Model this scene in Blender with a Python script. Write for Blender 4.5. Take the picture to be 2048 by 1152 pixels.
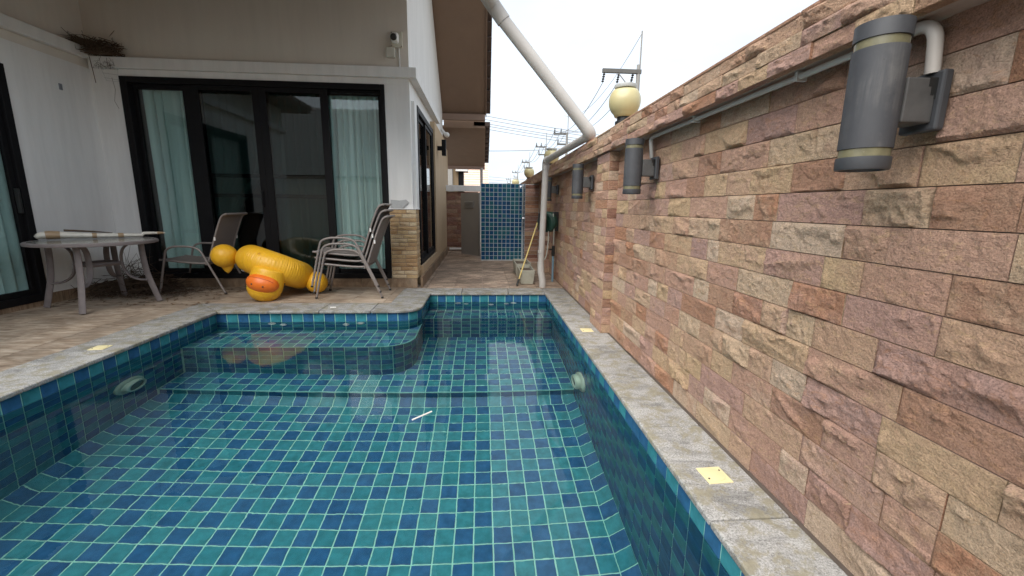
import bpy, bmesh, math, random
import numpy as np
from mathutils import Vector, Matrix, Euler

for o in list(bpy.data.objects):
    bpy.data.objects.remove(o)
scene = bpy.context.scene
R_ = math.radians
rng = random.Random(7)
nrng = np.random.default_rng(11)

# ------------------------------------------------------------------ camera
F_PX, PITCH, YAW, ROLL, EYE = 841.8, .189526, .0719063, .0128354, 1.15
def cam_rows():
    cy, sy = math.cos(YAW), math.sin(YAW)
    Rz = np.array([[cy, -sy, 0], [sy, cy, 0], [0, 0, 1.]])
    B = np.array([[1, 0, 0], [0, 0, -1], [0, 1, 0.]])
    cp, sp = math.cos(PITCH), math.sin(PITCH)
    P = np.array([[1, 0, 0], [0, cp, -sp], [0, sp, cp]])
    cr, sr = math.cos(ROLL), math.sin(ROLL)
    Q = np.array([[cr, -sr, 0], [sr, cr, 0], [0, 0, 1.]])
    return Q @ P @ B @ Rz
CR = cam_rows()
cam_data = bpy.data.cameras.new('camera')
cam = bpy.data.objects.new('camera', cam_data)
scene.collection.objects.link(cam)
cam_data.sensor_width = 36.0
cam_data.lens = F_PX / 2048 * 36
cam_data.clip_start = .02
cam_data.clip_end = 3000
cam.matrix_world = Matrix(((CR[0][0], -CR[1][0], -CR[2][0], 0), (CR[0][1], -CR[1][1], -CR[2][1], 0),
                           (CR[0][2], -CR[1][2], -CR[2][2], EYE), (0, 0, 0, 1)))
scene.camera = cam

# ------------------------------------------------------------------ sky, sun, exposure
SUN_EL, SUN_ROT = R_(52), R_(218)
world = bpy.data.worlds.new('World'); scene.world = world; world.use_nodes = True
wn = world.node_tree; wn.nodes.clear()
sky = wn.nodes.new('ShaderNodeTexSky'); sky.sky_type = 'NISHITA'; sky.sun_disc = False
sky.sun_elevation = SUN_EL; sky.sun_rotation = SUN_ROT; sky.air_density = 1.0; sky.dust_density = 3.0
bg1 = wn.nodes.new('ShaderNodeBackground'); bg1.inputs[1].default_value = .12
wn.links.new(sky.outputs[0], bg1.inputs[0])
tc = wn.nodes.new('ShaderNodeTexCoord')
mp = wn.nodes.new('ShaderNodeMapping'); mp.inputs['Scale'].default_value = (1.2, 1.2, 3.0)
wn.links.new(tc.outputs['Generated'], mp.inputs[0])
cn = wn.nodes.new('ShaderNodeTexNoise'); cn.inputs['Scale'].default_value = 2.2; cn.inputs['Detail'].default_value = 5
wn.links.new(mp.outputs[0], cn.inputs['Vector'])
cr_ = wn.nodes.new('ShaderNodeValToRGB')
cr_.color_ramp.elements[0].position = .36; cr_.color_ramp.elements[0].color = (.245, .27, .30, 1)
cr_.color_ramp.elements[1].position = .64; cr_.color_ramp.elements[1].color = (.30, .32, .34, 1)
wn.links.new(cn.outputs[0], cr_.inputs[0])
bg2 = wn.nodes.new('ShaderNodeBackground')
bg2.inputs[1].default_value = 1.0
wn.links.new(cr_.outputs[0], bg2.inputs[0])
mx = wn.nodes.new('ShaderNodeMixShader'); mx.inputs[0].default_value = .9
wn.links.new(bg1.outputs[0], mx.inputs[1]); wn.links.new(bg2.outputs[0], mx.inputs[2])
wo = wn.nodes.new('ShaderNodeOutputWorld'); wn.links.new(mx.outputs[0], wo.inputs[0])

sun_l = bpy.data.lights.new('sun', 'SUN'); sun_l.energy = 1.5; sun_l.angle = R_(70); sun_l.color = (1, .96, .9)
sun = bpy.data.objects.new('sun', sun_l); scene.collection.objects.link(sun)
sd = Vector((math.sin(SUN_ROT) * math.cos(SUN_EL), math.cos(SUN_ROT) * math.cos(SUN_EL), math.sin(SUN_EL)))
sun.rotation_euler = sd.to_track_quat('Z', 'Y').to_euler()
sun.location = (-3, -4, 9)
vs = scene.view_settings
vs.view_transform = 'Standard'; vs.look = 'None'; vs.gamma = 1.0; vs.use_curve_mapping = False
vs.exposure = 1.95
cy = scene.cycles
cy.max_bounces = 10; cy.diffuse_bounces = 4; cy.glossy_bounces = 4; cy.transmission_bounces = 8; cy.transparent_max_bounces = 12
cy.caustics_reflective = False; cy.caustics_refractive = True
cy.use_denoising = True
cy.blur_glossy = .2

# ------------------------------------------------------------------ helpers
COL = scene.collection
class MB:
    def __init__(s): s.v, s.f = [], []
    def add(s, vs, fs):
        n = len(s.v); s.v += [tuple(map(float, p)) for p in vs]; s.f += [tuple(i + n for i in f) for f in fs]; return s
    def box(s, x0, x1, y0, y1, z0, z1):
        return s.add([(x0,y0,z0),(x1,y0,z0),(x1,y1,z0),(x0,y1,z0),(x0,y0,z1),(x1,y0,z1),(x1,y1,z1),(x0,y1,z1)],
                     [(3,2,1,0),(4,5,6,7),(0,1,5,4),(1,2,6,5),(2,3,7,6),(3,0,4,7)])
    def tube(s, path, r, n=10, caps=True, flat=None):
        P = [Vector(p) for p in path]; rs = r if isinstance(r, (list, tuple)) else [r] * len(P)
        rings = []; up = None
        for i, p in enumerate(P):
            t = ((P[i + 1] - p).normalized() if i == 0 else (p - P[i - 1]).normalized() if i == len(P) - 1
                 else ((P[i + 1] - p).normalized() + (p - P[i - 1]).normalized()).normalized())
            if up is None:
                a = Vector((0, 0, 1)) if abs(t.z) < .9 else Vector((1, 0, 0))
                up = (a - t * a.dot(t)).normalized()
            else: up = (up - t * up.dot(t)).normalized()
            b = t.cross(up); k = 1.0
            if 0 < i < len(P) - 1:
                c = (P[i + 1] - p).normalized().dot((p - P[i - 1]).normalized()); k = 1 / max(.5, math.sqrt((1 + c) / 2))
            fx = flat or (1, 1)
            rings.append([p + (up * math.cos(2 * math.pi * j / n) * fx[0] + b * math.sin(2 * math.pi * j / n) * fx[1]) * rs[i] for j in range(n)])
        vs = [v for q in rings for v in q]; fs = []
        for i in range(len(P) - 1):
            for j in range(n):
                k = (j + 1) % n; fs.append((i * n + j, i * n + k, (i + 1) * n + k, (i + 1) * n + j))
        if caps: fs += [tuple(range(n - 1, -1, -1)), tuple((len(P) - 1) * n + j for j in range(n))]
        return s.add(vs, fs)
    def lathe(s, prof, c=(0, 0, 0), n=24, M=None, sx=1, sy=1):
        vs = []; fs = []
        for r, z in prof:
            for j in range(n):
                a = 2 * math.pi * j / n; p = Vector((r * math.cos(a) * sx, r * math.sin(a) * sy, z))
                vs.append((M @ p if M else p) + Vector(c))
        m = len(prof)
        for i in range(m - 1):
            for j in range(n):
                k = (j + 1) % n; fs.append((i * n + j, i * n + k, (i + 1) * n + k, (i + 1) * n + j))
        fs += [tuple(range(n - 1, -1, -1)), tuple((m - 1) * n + j for j in range(n))]
        return s.add(vs, fs)
    def ball(s, c, r, n=20, m=12, M=None):
        rr = r if isinstance(r, (tuple, list)) else (r, r, r)
        vs = []; fs = []
        for i in range(m + 1):
            t = math.pi * i / m
            for j in range(n):
                a = 2 * math.pi * j / n
                p = Vector((rr[0] * math.sin(t) * math.cos(a), rr[1] * math.sin(t) * math.sin(a), rr[2] * math.cos(t)))
                vs.append((M @ p if M else p) + Vector(c))
        for i in range(m):
            for j in range(n):
                k = (j + 1) % n; fs.append((i * n + j, (i + 1) * n + j, (i + 1) * n + k, i * n + k))
        return s.add(vs, fs)
    def prism(s, poly, d0, d1, axis='z'):
        n = len(poly)
        def m(p, d): return (p[0], p[1], d) if axis == 'z' else (d, p[0], p[1]) if axis == 'x' else (p[0], d, p[1])
        vs = [m(p, d0) for p in poly] + [m(p, d1) for p in poly]
        fs = [tuple(range(n - 1, -1, -1)), tuple(range(n, 2 * n))] + [(i, (i + 1) % n, n + (i + 1) % n, n + i) for i in range(n)]
        return s.add(vs, fs)
    def build(s, name, mat, parent=None, smooth=None, bevel=0, seg=2, merge=False):
        me = bpy.data.meshes.new(name); me.from_pydata(s.v, [], s.f)
        bm = bmesh.new(); bm.from_mesh(me)
        if merge: bmesh.ops.remove_doubles(bm, verts=bm.verts, dist=1e-5)
        bmesh.ops.recalc_face_normals(bm, faces=bm.faces)
        bm.to_mesh(me); bm.free()
        return link(name, me, mat, parent, smooth, bevel, seg)
def link(name, me, mat, parent=None, smooth=None, bevel=0, seg=2):
    o = bpy.data.objects.new(name, me); COL.objects.link(o)
    if mat is not None and not me.materials: me.materials.append(mat)
    if smooth is not None:
        for p in me.polygons: p.use_smooth = True
        me.set_sharp_from_angle(angle=R_(smooth))
    if bevel:
        b = o.modifiers.new('bevel', 'BEVEL'); b.width = bevel; b.segments = seg; b.limit_method = 'ANGLE'; b.angle_limit = R_(40)
    if parent is not None: setp(o, parent)
    return o
def setp(o, parent):
    o.parent = parent
    if parent.get('_w'): o.matrix_parent_inverse = Matrix.Translation(parent.location).inverted()
def thing(name, label, cat, loc=(0, 0, 0), rz=0, group=None, world=True):
    """Empty at the base of a thing; world=True: its parts are written in world coordinates"""
    o = bpy.data.objects.new(name, None); COL.objects.link(o); o.location = loc; o.rotation_euler = (0, 0, rz)
    o.empty_display_size = .1
    if world: o['_w'] = 1
    return tag(o, label, cat, group)
def tag(o, label, cat=None, group=None, kind=None):
    if label: o['label'] = label
    if cat: o['category'] = cat
    if group: o['group'] = group
    if kind: o['kind'] = kind
    return o
def struct(o, label=None):
    o['kind'] = 'structure'
    if label: o['label'] = label
    return o
def copy_tree(root, loc, rz=None, label=None):
    r = root.copy(); COL.objects.link(r); r.location = loc
    if rz is not None: r.rotation_euler = (0, 0, rz)
    if label: r['label'] = label
    for c in list(root.children):
        k = c.copy(); COL.objects.link(k); k.parent = r
        for g in list(c.children):
            q = g.copy(); COL.objects.link(q); q.parent = k
    return r
def px_of(p):
    v = CR @ (np.array(p, float) - np.array([0, 0, EYE]))
    return (v[0] / v[2] * F_PX + 1024, v[1] / v[2] * F_PX + 576, v[2])

# ------------------------------------------------------------------ materials
class NT:
    def __init__(s, name):
        s.m = bpy.data.materials.new(name); s.m.use_nodes = True; s.t = s.m.node_tree; s.t.nodes.clear()
        s.out = s.n('ShaderNodeOutputMaterial')
    def n(s, t, **k):
        q = s.t.nodes.new(t)
        for a, b in k.items(): setattr(q, a, b)
        return q
    def l(s, a, b): s.t.links.new(a, b)
    def val(s, sock, v):
        if hasattr(v, 'is_output'): s.l(v, sock)
        else: sock.default_value = v
    def math(s, op, a, b=None, c=None, clamp=False):
        q = s.n('ShaderNodeMath', operation=op, use_clamp=clamp); s.val(q.inputs[0], a)
        if b is not None: s.val(q.inputs[1], b)
        if c is not None: s.val(q.inputs[2], c)
        return q.outputs[0]
    def vec(s, op, a, b=None):
        q = s.n('ShaderNodeVectorMath', operation=op); s.val(q.inputs[0], a)
        if b is not None: s.val(q.inputs[3] if op == 'SCALE' else q.inputs[1], b)
        return q.outputs[0]
    def pos(s): return s.n('ShaderNodeNewGeometry').outputs['Position']
    def rand(s):
        a = s.n('ShaderNodeObjectInfo').outputs['Random']; b = s.n('ShaderNodeNewGeometry').outputs['Random Per Island']
        return s.math('FRACT', s.math('ADD', a, b))
    def noise(s, vec, scale, detail=4, rough=.55, dist=0.0, col=False):
        q = s.n('ShaderNodeTexNoise'); s.l(vec, q.inputs['Vector']); q.inputs['Scale'].default_value = scale
        q.inputs['Detail'].default_value = detail; q.inputs['Roughness'].default_value = rough; q.inputs['Distortion'].default_value = dist
        return q.outputs['Color' if col else 'Fac']
    def ramp(s, f, stops, interp='LINEAR'):
        q = s.n('ShaderNodeValToRGB'); s.l(f, q.inputs[0]); e = q.color_ramp; e.interpolation = interp
        while len(e.elements) < len(stops): e.elements.new(.5)
        for el, (p, c) in zip(e.elements, stops):
            el.position = p; el.color = (c, c, c, 1) if isinstance(c, (int, float)) else (*c, 1)
        return q.outputs[0]
    def mix(s, f, a, b, mode='MIX'):
        q = s.n('ShaderNodeMix', data_type='RGBA', blend_type=mode); s.val(q.inputs[0], f)
        for k, v in ((6, a), (7, b)):
            if hasattr(v, 'is_output'): s.l(v, q.inputs[k])
            else: q.inputs[k].default_value = (*v, 1) if len(v) == 3 else v
        return q.outputs[2]
    def scl(s, vec, v):
        q = s.n('ShaderNodeMapping'); s.l(vec, q.inputs[0]); q.inputs['Scale'].default_value = v; return q
    def bump(s, h, strength=.3, dist=.01, normal=None):
        q = s.n('ShaderNodeBump'); q.inputs['Strength'].default_value = strength; q.inputs['Distance'].default_value = dist
        s.l(h, q.inputs['Height'])
        if normal: s.l(normal, q.inputs['Normal'])
        return q.outputs[0]
    def pbr(s, col, rough=.6, normal=None, metal=0, spec=.5, **k):
        q = s.n('ShaderNodeBsdfPrincipled')
        if hasattr(col, 'is_output'): s.l(col, q.inputs['Base Color'])
        else: q.inputs['Base Color'].default_value = (*col, 1)
        s.val(q.inputs['Roughness'], rough); s.val(q.inputs['Metallic'], metal); q.inputs['Specular IOR Level'].default_value = spec
        if normal: s.l(normal, q.inputs['Normal'])
        for a, b in k.items(): s.val(q.inputs[a.replace('_', ' ')], b)
        s.l(q.outputs[0], s.out.inputs[0]); return q
def plain(name, col, rough=.5, metal=0, var=.12, scale=9, bump=0, spec=.5, bs=60):
    """paint / plastic / metal with a little uneven tone and relief"""
    t = NT(name); p = t.pos(); f = t.noise(p, scale, 5)
    c = t.mix(f, tuple(x * (1 - var) for x in col), tuple(min(1, x * (1 + var)) for x in col))
    rr = t.math('ADD', t.math('MULTIPLY', t.noise(p, scale * 3, 3), .25), rough - .12)
    nm = t.bump(t.noise(p, bs, 4), bump, .004) if bump else None
    t.pbr(c, rr, nm, metal, spec); return t.m

def m_stone(name, cols, dark=1.0, bscale=1.0):
    t = NT(name); r = t.rand(); p = t.pos()
    off = t.n('ShaderNodeCombineXYZ'); t.l(t.math('MULTIPLY', r, 37.0), off.inputs[0]); t.l(t.math('MULTIPLY', r, 91.0), off.inputs[1]); t.l(t.math('MULTIPLY', r, 17.0), off.inputs[2])
    q = t.vec('ADD', p, off.outputs[0])
    n = len(cols); st = [(i / n, c) for i, c in enumerate(cols)]
    a = t.ramp(r, st, 'CONSTANT')
    b = t.ramp(t.math('FRACT', t.math('MULTIPLY', r, 13.37)), st, 'CONSTANT')
    big = t.ramp(t.noise(q, 7, 4, .6, .8), [(.42, 0.0), (.68, .55)])
    c = t.mix(big, a, b)
    # iron-stained veins that cut across a block
    vv = t.scl(q, (1, 3.2, 6.5)); vv.inputs['Rotation'].default_value = (.6, .2, 0)
    vein = t.ramp(t.noise(vv.outputs[0], 6, 4, .6, 1.5), [(.54, 0.0), (.68, .42), (.8, .08)])
    c = t.mix(vein, c, t.mix(t.math('FRACT', t.math('MULTIPLY', r, 5.1)), (.42, .20, .09), (.62, .46, .27)))
    fine = t.noise(q, 150, 6, .75)
    med = t.noise(q, 38, 5, .65, .6)
    grit = t.ramp(t.noise(q, 210, 5, .8), [(.32, .50), (.5, 1.0), (.68, 1.30)])
    c = t.mix(1.0, c, grit, 'MULTIPLY')
    c = t.mix(1.0, c, t.ramp(med, [(.28, .80), (.5, 1.0), (.75, 1.10)]), 'MULTIPLY')
    if dark != 1.0: c = t.mix(1.0, c, (dark, dark, dark), 'MULTIPLY')
    vm = t.scl(q, (1, 1.0, 1.7)); vm.inputs['Rotation'].default_value = (.5, 0, 0)
    vo = t.n('ShaderNodeTexVoronoi', feature='DISTANCE_TO_EDGE'); t.l(t.vec('ADD', vm.outputs[0], t.vec('SCALE', t.noise(q, 30, 3, .6, 0, True), .05)), vo.inputs['Vector']); vo.inputs['Scale'].default_value = 24
    crack = t.ramp(vo.outputs[0], [(0, 0.0), (.10, 1.0)])
    h = t.math('ADD', t.math('ADD', t.noise(vm.outputs[0], 24, 9, .72), t.math('MULTIPLY', fine, .30)), t.math('MULTIPLY', crack, .05))
    t.pbr(c, .88, t.bump(h, 1.0, .027 * bscale), 0, .2); return t.m
STONE_COLS = [(.62, .375, .28), (.56, .345, .29), (.70, .50, .30), (.47, .255, .155), (.63, .395, .285), (.75, .595, .44),
              (.68, .50, .28), (.60, .36, .26), (.50, .32, .28), (.71, .54, .36), (.63, .41, .265), (.58, .37, .31), (.50, .235, .12), (.67, .46, .30)]
STONE_COLS = [tuple(.78 * (.74 * c[i] + .26 * (.66, .445, .36)[i]) for i in range(3)) for c in STONE_COLS]
M_STONE = m_stone('sandstone_split_face', STONE_COLS)
M_STONE_RED = m_stone('sandstone_red', [(.30, .16, .11), (.34, .2, .14), (.26, .13, .1), (.36, .24, .17), (.28, .17, .14)])
M_STONE_TAN = m_stone('sandstone_tan', [(.50, .36, .20), (.46, .31, .17), (.55, .42, .26), (.43, .28, .15), (.58, .47, .32)], bscale=.5)
M_MORTAR = plain('mortar', (.22, .17, .14), .9, var=.3, scale=20, bump=.5)
def m_tile(name, c0, c1, c2):
    t = NT(name); r = t.rand(); p = t.pos()
    base = t.ramp(r, [(0, c0), (.5, c1), (1, c2)])
    cl = t.noise(p, 14, 3, .6)
    c = t.mix(1.0, base, t.ramp(cl, [(.3, .78), (.7, 1.2)]), 'MULTIPLY')
    nm = t.bump(t.noise(p, 22, 2), .08, .004)
    t.pbr(c, .14, nm, 0, .09); return t.m
M_TEAL = m_tile('teal_glazed_tile', (.034, .19, .235), (.045, .225, .26), (.038, .20, .245))
M_BLUE = m_tile('blue_glazed_tile', (.022, .095, .21), (.033, .12, .245), (.026, .103, .22))
M_GROUT = plain('pale_green_grout', (.29, .58, .48), .8, var=.16, scale=16)
M_GROUT_W = plain('white_grout', (.62, .68, .70), .8, var=.1, scale=16)
def m_water():
    t = NT('pool_water'); p = t.pos()
    h = t.math('ADD', t.noise(p, 5.5, 3, .5, .4), t.math('MULTIPLY', t.noise(p, 21, 2, .5), .12))
    nm = t.bump(h, .013, .06)
    rf = t.n('ShaderNodeBsdfRefraction'); rf.inputs['IOR'].default_value = 1.333; rf.inputs['Roughness'].default_value = 0
    rf.inputs['Color'].default_value = (.93, .985, .98, 1); t.l(nm, rf.inputs['Normal'])
    gl = t.n('ShaderNodeBsdfGlossy'); gl.inputs['Roughness'].default_value = 0; t.l(nm, gl.inputs['Normal'])
    fr = t.n('ShaderNodeFresnel'); fr.inputs['IOR'].default_value = 1.333; t.l(nm, fr.inputs['Normal'])
    ms = t.n('ShaderNodeMixShader'); t.l(fr.outputs[0], ms.inputs[0])
    t.l(rf.outputs[0], ms.inputs[1]); t.l(gl.outputs[0], ms.inputs[2]); t.l(ms.outputs[0], t.out.inputs[0]); return t.m
M_WATER = m_water()
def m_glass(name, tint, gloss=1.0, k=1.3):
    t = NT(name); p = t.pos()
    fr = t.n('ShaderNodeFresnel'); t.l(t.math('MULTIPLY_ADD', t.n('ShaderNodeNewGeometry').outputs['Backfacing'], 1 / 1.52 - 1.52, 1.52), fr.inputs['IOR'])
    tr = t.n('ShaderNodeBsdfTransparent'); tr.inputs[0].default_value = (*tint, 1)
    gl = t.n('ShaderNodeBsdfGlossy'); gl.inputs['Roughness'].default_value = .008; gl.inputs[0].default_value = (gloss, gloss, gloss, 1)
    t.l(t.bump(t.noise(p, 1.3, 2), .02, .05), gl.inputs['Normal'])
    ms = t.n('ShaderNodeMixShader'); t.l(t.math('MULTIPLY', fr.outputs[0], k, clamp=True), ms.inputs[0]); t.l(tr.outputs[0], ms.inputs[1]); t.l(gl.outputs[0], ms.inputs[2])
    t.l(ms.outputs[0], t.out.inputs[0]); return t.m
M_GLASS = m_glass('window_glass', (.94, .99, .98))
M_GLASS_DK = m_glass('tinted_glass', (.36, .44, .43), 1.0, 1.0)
def m_stucco(name, col, stain=.12):
    t = NT(name); p = t.pos()
    big = t.noise(p, 1.3, 5, .6); st = t.scl(p, (5, 5, .5))
    run = t.ramp(t.noise(st.outputs[0], 1.6, 5, .65), [(.35, 1 - stain), (.6, 1.0)])
    c = t.mix(1.0, t.mix(big, tuple(x * .94 for x in col), col), run, 'MULTIPLY')
    t.pbr(c, .8, t.bump(t.noise(p, 90, 5, .6), .12, .004), 0, .3); return t.m
M_WHITE = m_stucco('white_stucco', (.80, .795, .775), .085)
M_BEIGE = m_stucco('beige_stucco', (.70, .65, .58), .05)
M_TAN = m_stucco('tan_paint', (.50, .37, .235))
M_SOFFIT = plain('brown_soffit_board', (.21, .14, .098), .65, var=.1, scale=3)
M_FASCIA = plain('brown_fascia_paint', (.24, .16, .12), .55, var=.12, scale=5)
M_ROOFTILE = plain('dark_roof_tile', (.085, .06, .05), .7, var=.3, scale=12, bump=.3)
M_BLACK = plain('black_aluminium', (.008, .008, .009), .5, var=.2, scale=8, spec=.15)
M_CURTAIN = None
def m_curtain():
    t = NT('pale_teal_curtain'); p = t.pos(); s1 = t.scl(p, (1, 1, .15))
    c = t.mix(t.noise(s1.outputs[0], 14, 3), (.50, .64, .63), (.62, .76, .745))
    d = t.n('ShaderNodeBsdfDiffuse'); t.l(c, d.inputs[0]); tr = t.n('ShaderNodeBsdfTranslucent'); t.l(c, tr.inputs[0])
    ms = t.n('ShaderNodeMixShader'); ms.inputs[0].default_value = .25; t.l(d.outputs[0], ms.inputs[1]); t.l(tr.outputs[0], ms.inputs[2])
    t.l(ms.outputs[0], t.out.inputs[0]); return t.m
M_CURTAIN = m_curtain()
def m_coping():
    t = NT('weathered_grey_marble'); r = t.rand(); p = t.pos()
    off = t.n('ShaderNodeCombineXYZ'); t.l(t.math('MULTIPLY', r, 23.0), off.inputs[0]); t.l(t.math('MULTIPLY', r, 9.0), off.inputs[1])
    q = t.vec('ADD', p, off.outputs[0])
    sp = t.noise(q, 120, 6, .85)
    base = t.ramp(sp, [(.36, (.09, .088, .083)), (.47, (.26, .255, .245)), (.60, (.42, .415, .40))])
    v = t.scl(q, (1.0, 1.7, 1)); v.inputs['Rotation'].default_value = (0, 0, .7)
    vein = t.ramp(t.noise(v.outputs[0], 4.2, 8, .7, 1.0), [(.38, .55), (.5, .92), (.62, 1.05)])
    c = t.mix(1.0, base, vein, 'MULTIPLY')
    # lichen and grime patches
    lich = t.ramp(t.noise(p, 8.5, 9, .78, .3), [(.49, 0.0), (.57, .8)])
    c = t.mix(lich, c, t.mix(t.noise(p, 40, 4), (.11, .10, .075), (.29, .26, .17)))
    c = t.mix(1.0, c, t.ramp(r, [(0, .88), (1, 1.12)]), 'MULTIPLY')
    t.pbr(c, .7, t.bump(sp, .3, .004), 0, .35); return t.m
M_COPING = m_coping()
def m_deck(name, cols, slate):
    t = NT(name); r = t.rand(); p = t.pos()
    off = t.n('ShaderNodeCombineXYZ'); t.l(t.math('MULTIPLY', r, 31.0), off.inputs[0]); t.l(t.math('MULTIPLY', r, 57.0), off.inputs[1])
    q = t.vec('ADD', p, off.outputs[0])
    s1 = t.scl(q, (1.3, 6.5, 1)); s1.inputs['Rotation'].default_value = (0, 0, .12)
    a = t.noise(s1.outputs[0], 3.6, 7, .62, .9)
    c = t.ramp(a, [(.3, cols[0]), (.45, cols[1]), (.56, cols[2]), (.7, cols[3])])
    s2 = t.scl(q, (2.2, 22, 1)); fine = t.noise(s2.outputs[0], 7, 5, .7, .4)
    c = t.mix(1.0, c, t.ramp(fine, [(.3, .72), (.6, 1.12)]), 'MULTIPLY')
    c = t.mix(1.0, c, t.ramp(r, [(0, .84), (1, 1.14)]), 'MULTIPLY')
    if slate:   # printed strips of slate
        br = t.n('ShaderNodeTexBrick'); mpq = t.scl(p, (1, 1, 1)); mpq.inputs['Rotation'].default_value = (0, 0, -.35)
        t.l(mpq.outputs[0], br.inputs['Vector']); br.inputs['Scale'].default_value = 1.0
        br.inputs['Brick Width'].default_value = .21; br.inputs['Row Height'].default_value = .062; br.inputs['Mortar Size'].default_value = .004
        br.inputs['Color1'].default_value = (.50, .48, .46, 1); br.inputs['Color2'].default_value = (1.25, 1.2, 1.15, 1); br.inputs['Mortar'].default_value = (.36, .34, .32, 1)
        c = t.mix(.85, c, t.mix(1.0, c, br.outputs[0], 'MULTIPLY'))
    dirt = t.ramp(t.noise(p, 2.2, 6, .6), [(.4, .70), (.62, 1.05)])
    c = t.mix(1.0, c, dirt, 'MULTIPLY')
    t.pbr(c, .52, t.bump(t.math('ADD', a, t.math('MULTIPLY', fine, .5)), .3, .006), 0, .4); return t.m
M_DECK = m_deck('brown_streaked_floor_tile', [(.19, .13, .09), (.33, .25, .18), (.43, .345, .265), (.56, .48, .39)], False)
M_SLATE = m_deck('slate_print_floor_tile', [(.29, .21, .155), (.39, .29, .22), (.47, .37, .285), (.57, .47, .38)], True)
M_SKIRT = m_deck('brown_skirting_tile', [(.15, .10, .06), (.24, .16, .10), (.30, .215, .14), (.36, .27, .19)], False)
M_JOINT = plain('floor_joint', (.40, .33, .28), .85, var=.2, scale=8)
M_PIPE = plain('pale_grey_plastic_pipe', (.43, .41, .385), .5, var=.12, scale=6)
M_PIPE2 = plain('grey_conduit', (.40, .41, .40), .45, var=.12, scale=8)
def m_lampbody():
    t = NT('charcoal_powder_coat'); p = t.pos()
    st = t.noise(t.scl(p, (38, 38, 2.2)).outputs[0], 1.0, 5, .65, .3); cl = t.noise(p, 9, 5, .6)
    dust = t.math('MULTIPLY', t.ramp(st, [(.45, 0.0), (.72, 1.0)]), t.ramp(cl, [(.42, 0.0), (.62, .75)]))
    c = t.mix(dust, t.mix(t.noise(p, 14, 4), (.036, .038, .043), (.058, .061, .068)), (.13, .128, .125))
    c = t.mix(t.ramp(t.noise(p, 130, 2), [(.70, 0.0), (.74, .6)]), c, (.03, .03, .03))
    t.pbr(c, .55, t.bump(t.noise(p, 220, 3), .12, .002), 0, .35); return t.m
M_LAMP = m_lampbody()
M_LAMPCAP = plain('dark_lamp_rim', (.045, .048, .054), .5, var=.2, scale=13)
M_BAND = plain('yellowed_clear_ring', (.15, .14, .085), .22, var=.6, scale=30)
M_CREAM = plain('cream_plastic', (.66, .58, .33), .45, var=.1, scale=9)
M_GLOBE = plain('cream_frosted_globe', (.44, .39, .21), .33, var=.09, scale=14)
M_WHITEP = plain('white_plastic', (.70, .69, .66), .4, var=.07, scale=10)
M_TAUPE = plain('taupe_painted_steel', (.21, .182, .168), .42, var=.15, scale=12)
def m_sling():
    t = NT('grey_sling_mesh'); p = t.pos()
    w = t.noise(t.scl(p, (260, 260, 60)).outputs[0], 1.0, 2)
    c = t.mix(w, (.15, .13, .12), (.235, .208, .192)); t.pbr(c, .75, t.bump(w, .25, .002), 0, .3); return t.m
M_SLING = m_sling()
M_CONC = plain('mossy_concrete', (.34, .33, .27), .85, var=.25, scale=14, bump=.3)
M_SOIL = plain('dry_soil', (.10, .075, .055), .95, var=.5, scale=40, bump=.8)
M_TWIG = plain('dry_twig', (.085, .056, .035), .9, var=.45, scale=30)
M_GALV = plain('weathered_pole_concrete', (.24, .235, .225), .8, var=.12, scale=5)
M_ARM = plain('dark_weathered_arm', (.10, .098, .092), .8, var=.2)
M_WIRE = plain('cable', (.16, .16, .165), .6)
M_CHROME = plain('chrome', (.75, .76, .78), .15, metal=1, var=.04)
M_GREEN = plain('dark_green_plastic', (.015, .06, .042), .35, var=.15)
M_BLACKP = plain('black_plastic', (.015, .016, .016), .4, var=.2)
M_HOSE = plain('grey_hose', (.40, .41, .36), .45, var=.1)
M_BLUEP = plain('blue_pvc', (.17, .27, .34), .4, var=.15)
M_YELLOW_POLE = plain('worn_yellow_pole', (.58, .45, .17), .5, var=.2, scale=20)
M_DOORGREY = plain('grey_metal_door_paint', (.29, .285, .28), .5, var=.08, scale=4)
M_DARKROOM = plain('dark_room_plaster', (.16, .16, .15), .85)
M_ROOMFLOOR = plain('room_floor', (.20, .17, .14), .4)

# ================================================================== ground
g = MB()
for (x0, x1, y0, y1) in ((-900, -9, -900, 1500), (1.6, 900, -900, 1500), (-9, 1.6, -900, -1.05), (-9, 1.6, 13.5, 1500)):
    g.add([(x0, y0, -.06), (x1, y0, -.06), (x1, y1, -.06), (x0, y1, -.06)], [(0, 1, 2, 3)])
t_ = NT('dry_ground'); p_ = t_.pos()
t_.pbr(t_.ramp(t_.noise(p_, .6, 6), [(.35, (.12, .11, .08)), (.6, (.24, .21, .16))]), .9, t_.bump(t_.noise(p_, 14, 5), .4, .02))
struct(g.build('ground', t_.m), 'bare dry ground around the plot')

# ================================================================== pool basin: grout shell + tiles
XL, XR, YN, YF, YB = -2.91, .885, .35, 4.68, 5.65          # left, right, near, bench back, lane back
XC = -.72                                                   # left side of the narrow lane
ZC, ZW, ZB, ZS, ZR, ZF = -.03, -.13, -.47, -1.19, -1.31, -1.365
YBF, YSF, YRB = 4.12, 3.77, 5.14                            # bench front, step front, rear bench front
PITCH_T, JT = .118, .0085
V = Vector
surfs = []   # origin, u, v, nu, nv, skip(fn)
def surf(o, u, v, skip=None, poly=None):
    o, u, v = V(o), V(u), V(v)
    surfs.append((o, u, v, max(1, round(u.length / PITCH_T)), max(1, round(v.length / PITCH_T)), skip, poly))
surf((XL + .1, YN + .1, ZF), (XR - XL - .2, 0, 0), (0, YSF - .1 - YN - .1, 0))                    # floor
surf((XL, YN, -1.285), (0, YSF - YN, 0), (.1, 0, -.08))                                          # left cove (v into pool)
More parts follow.
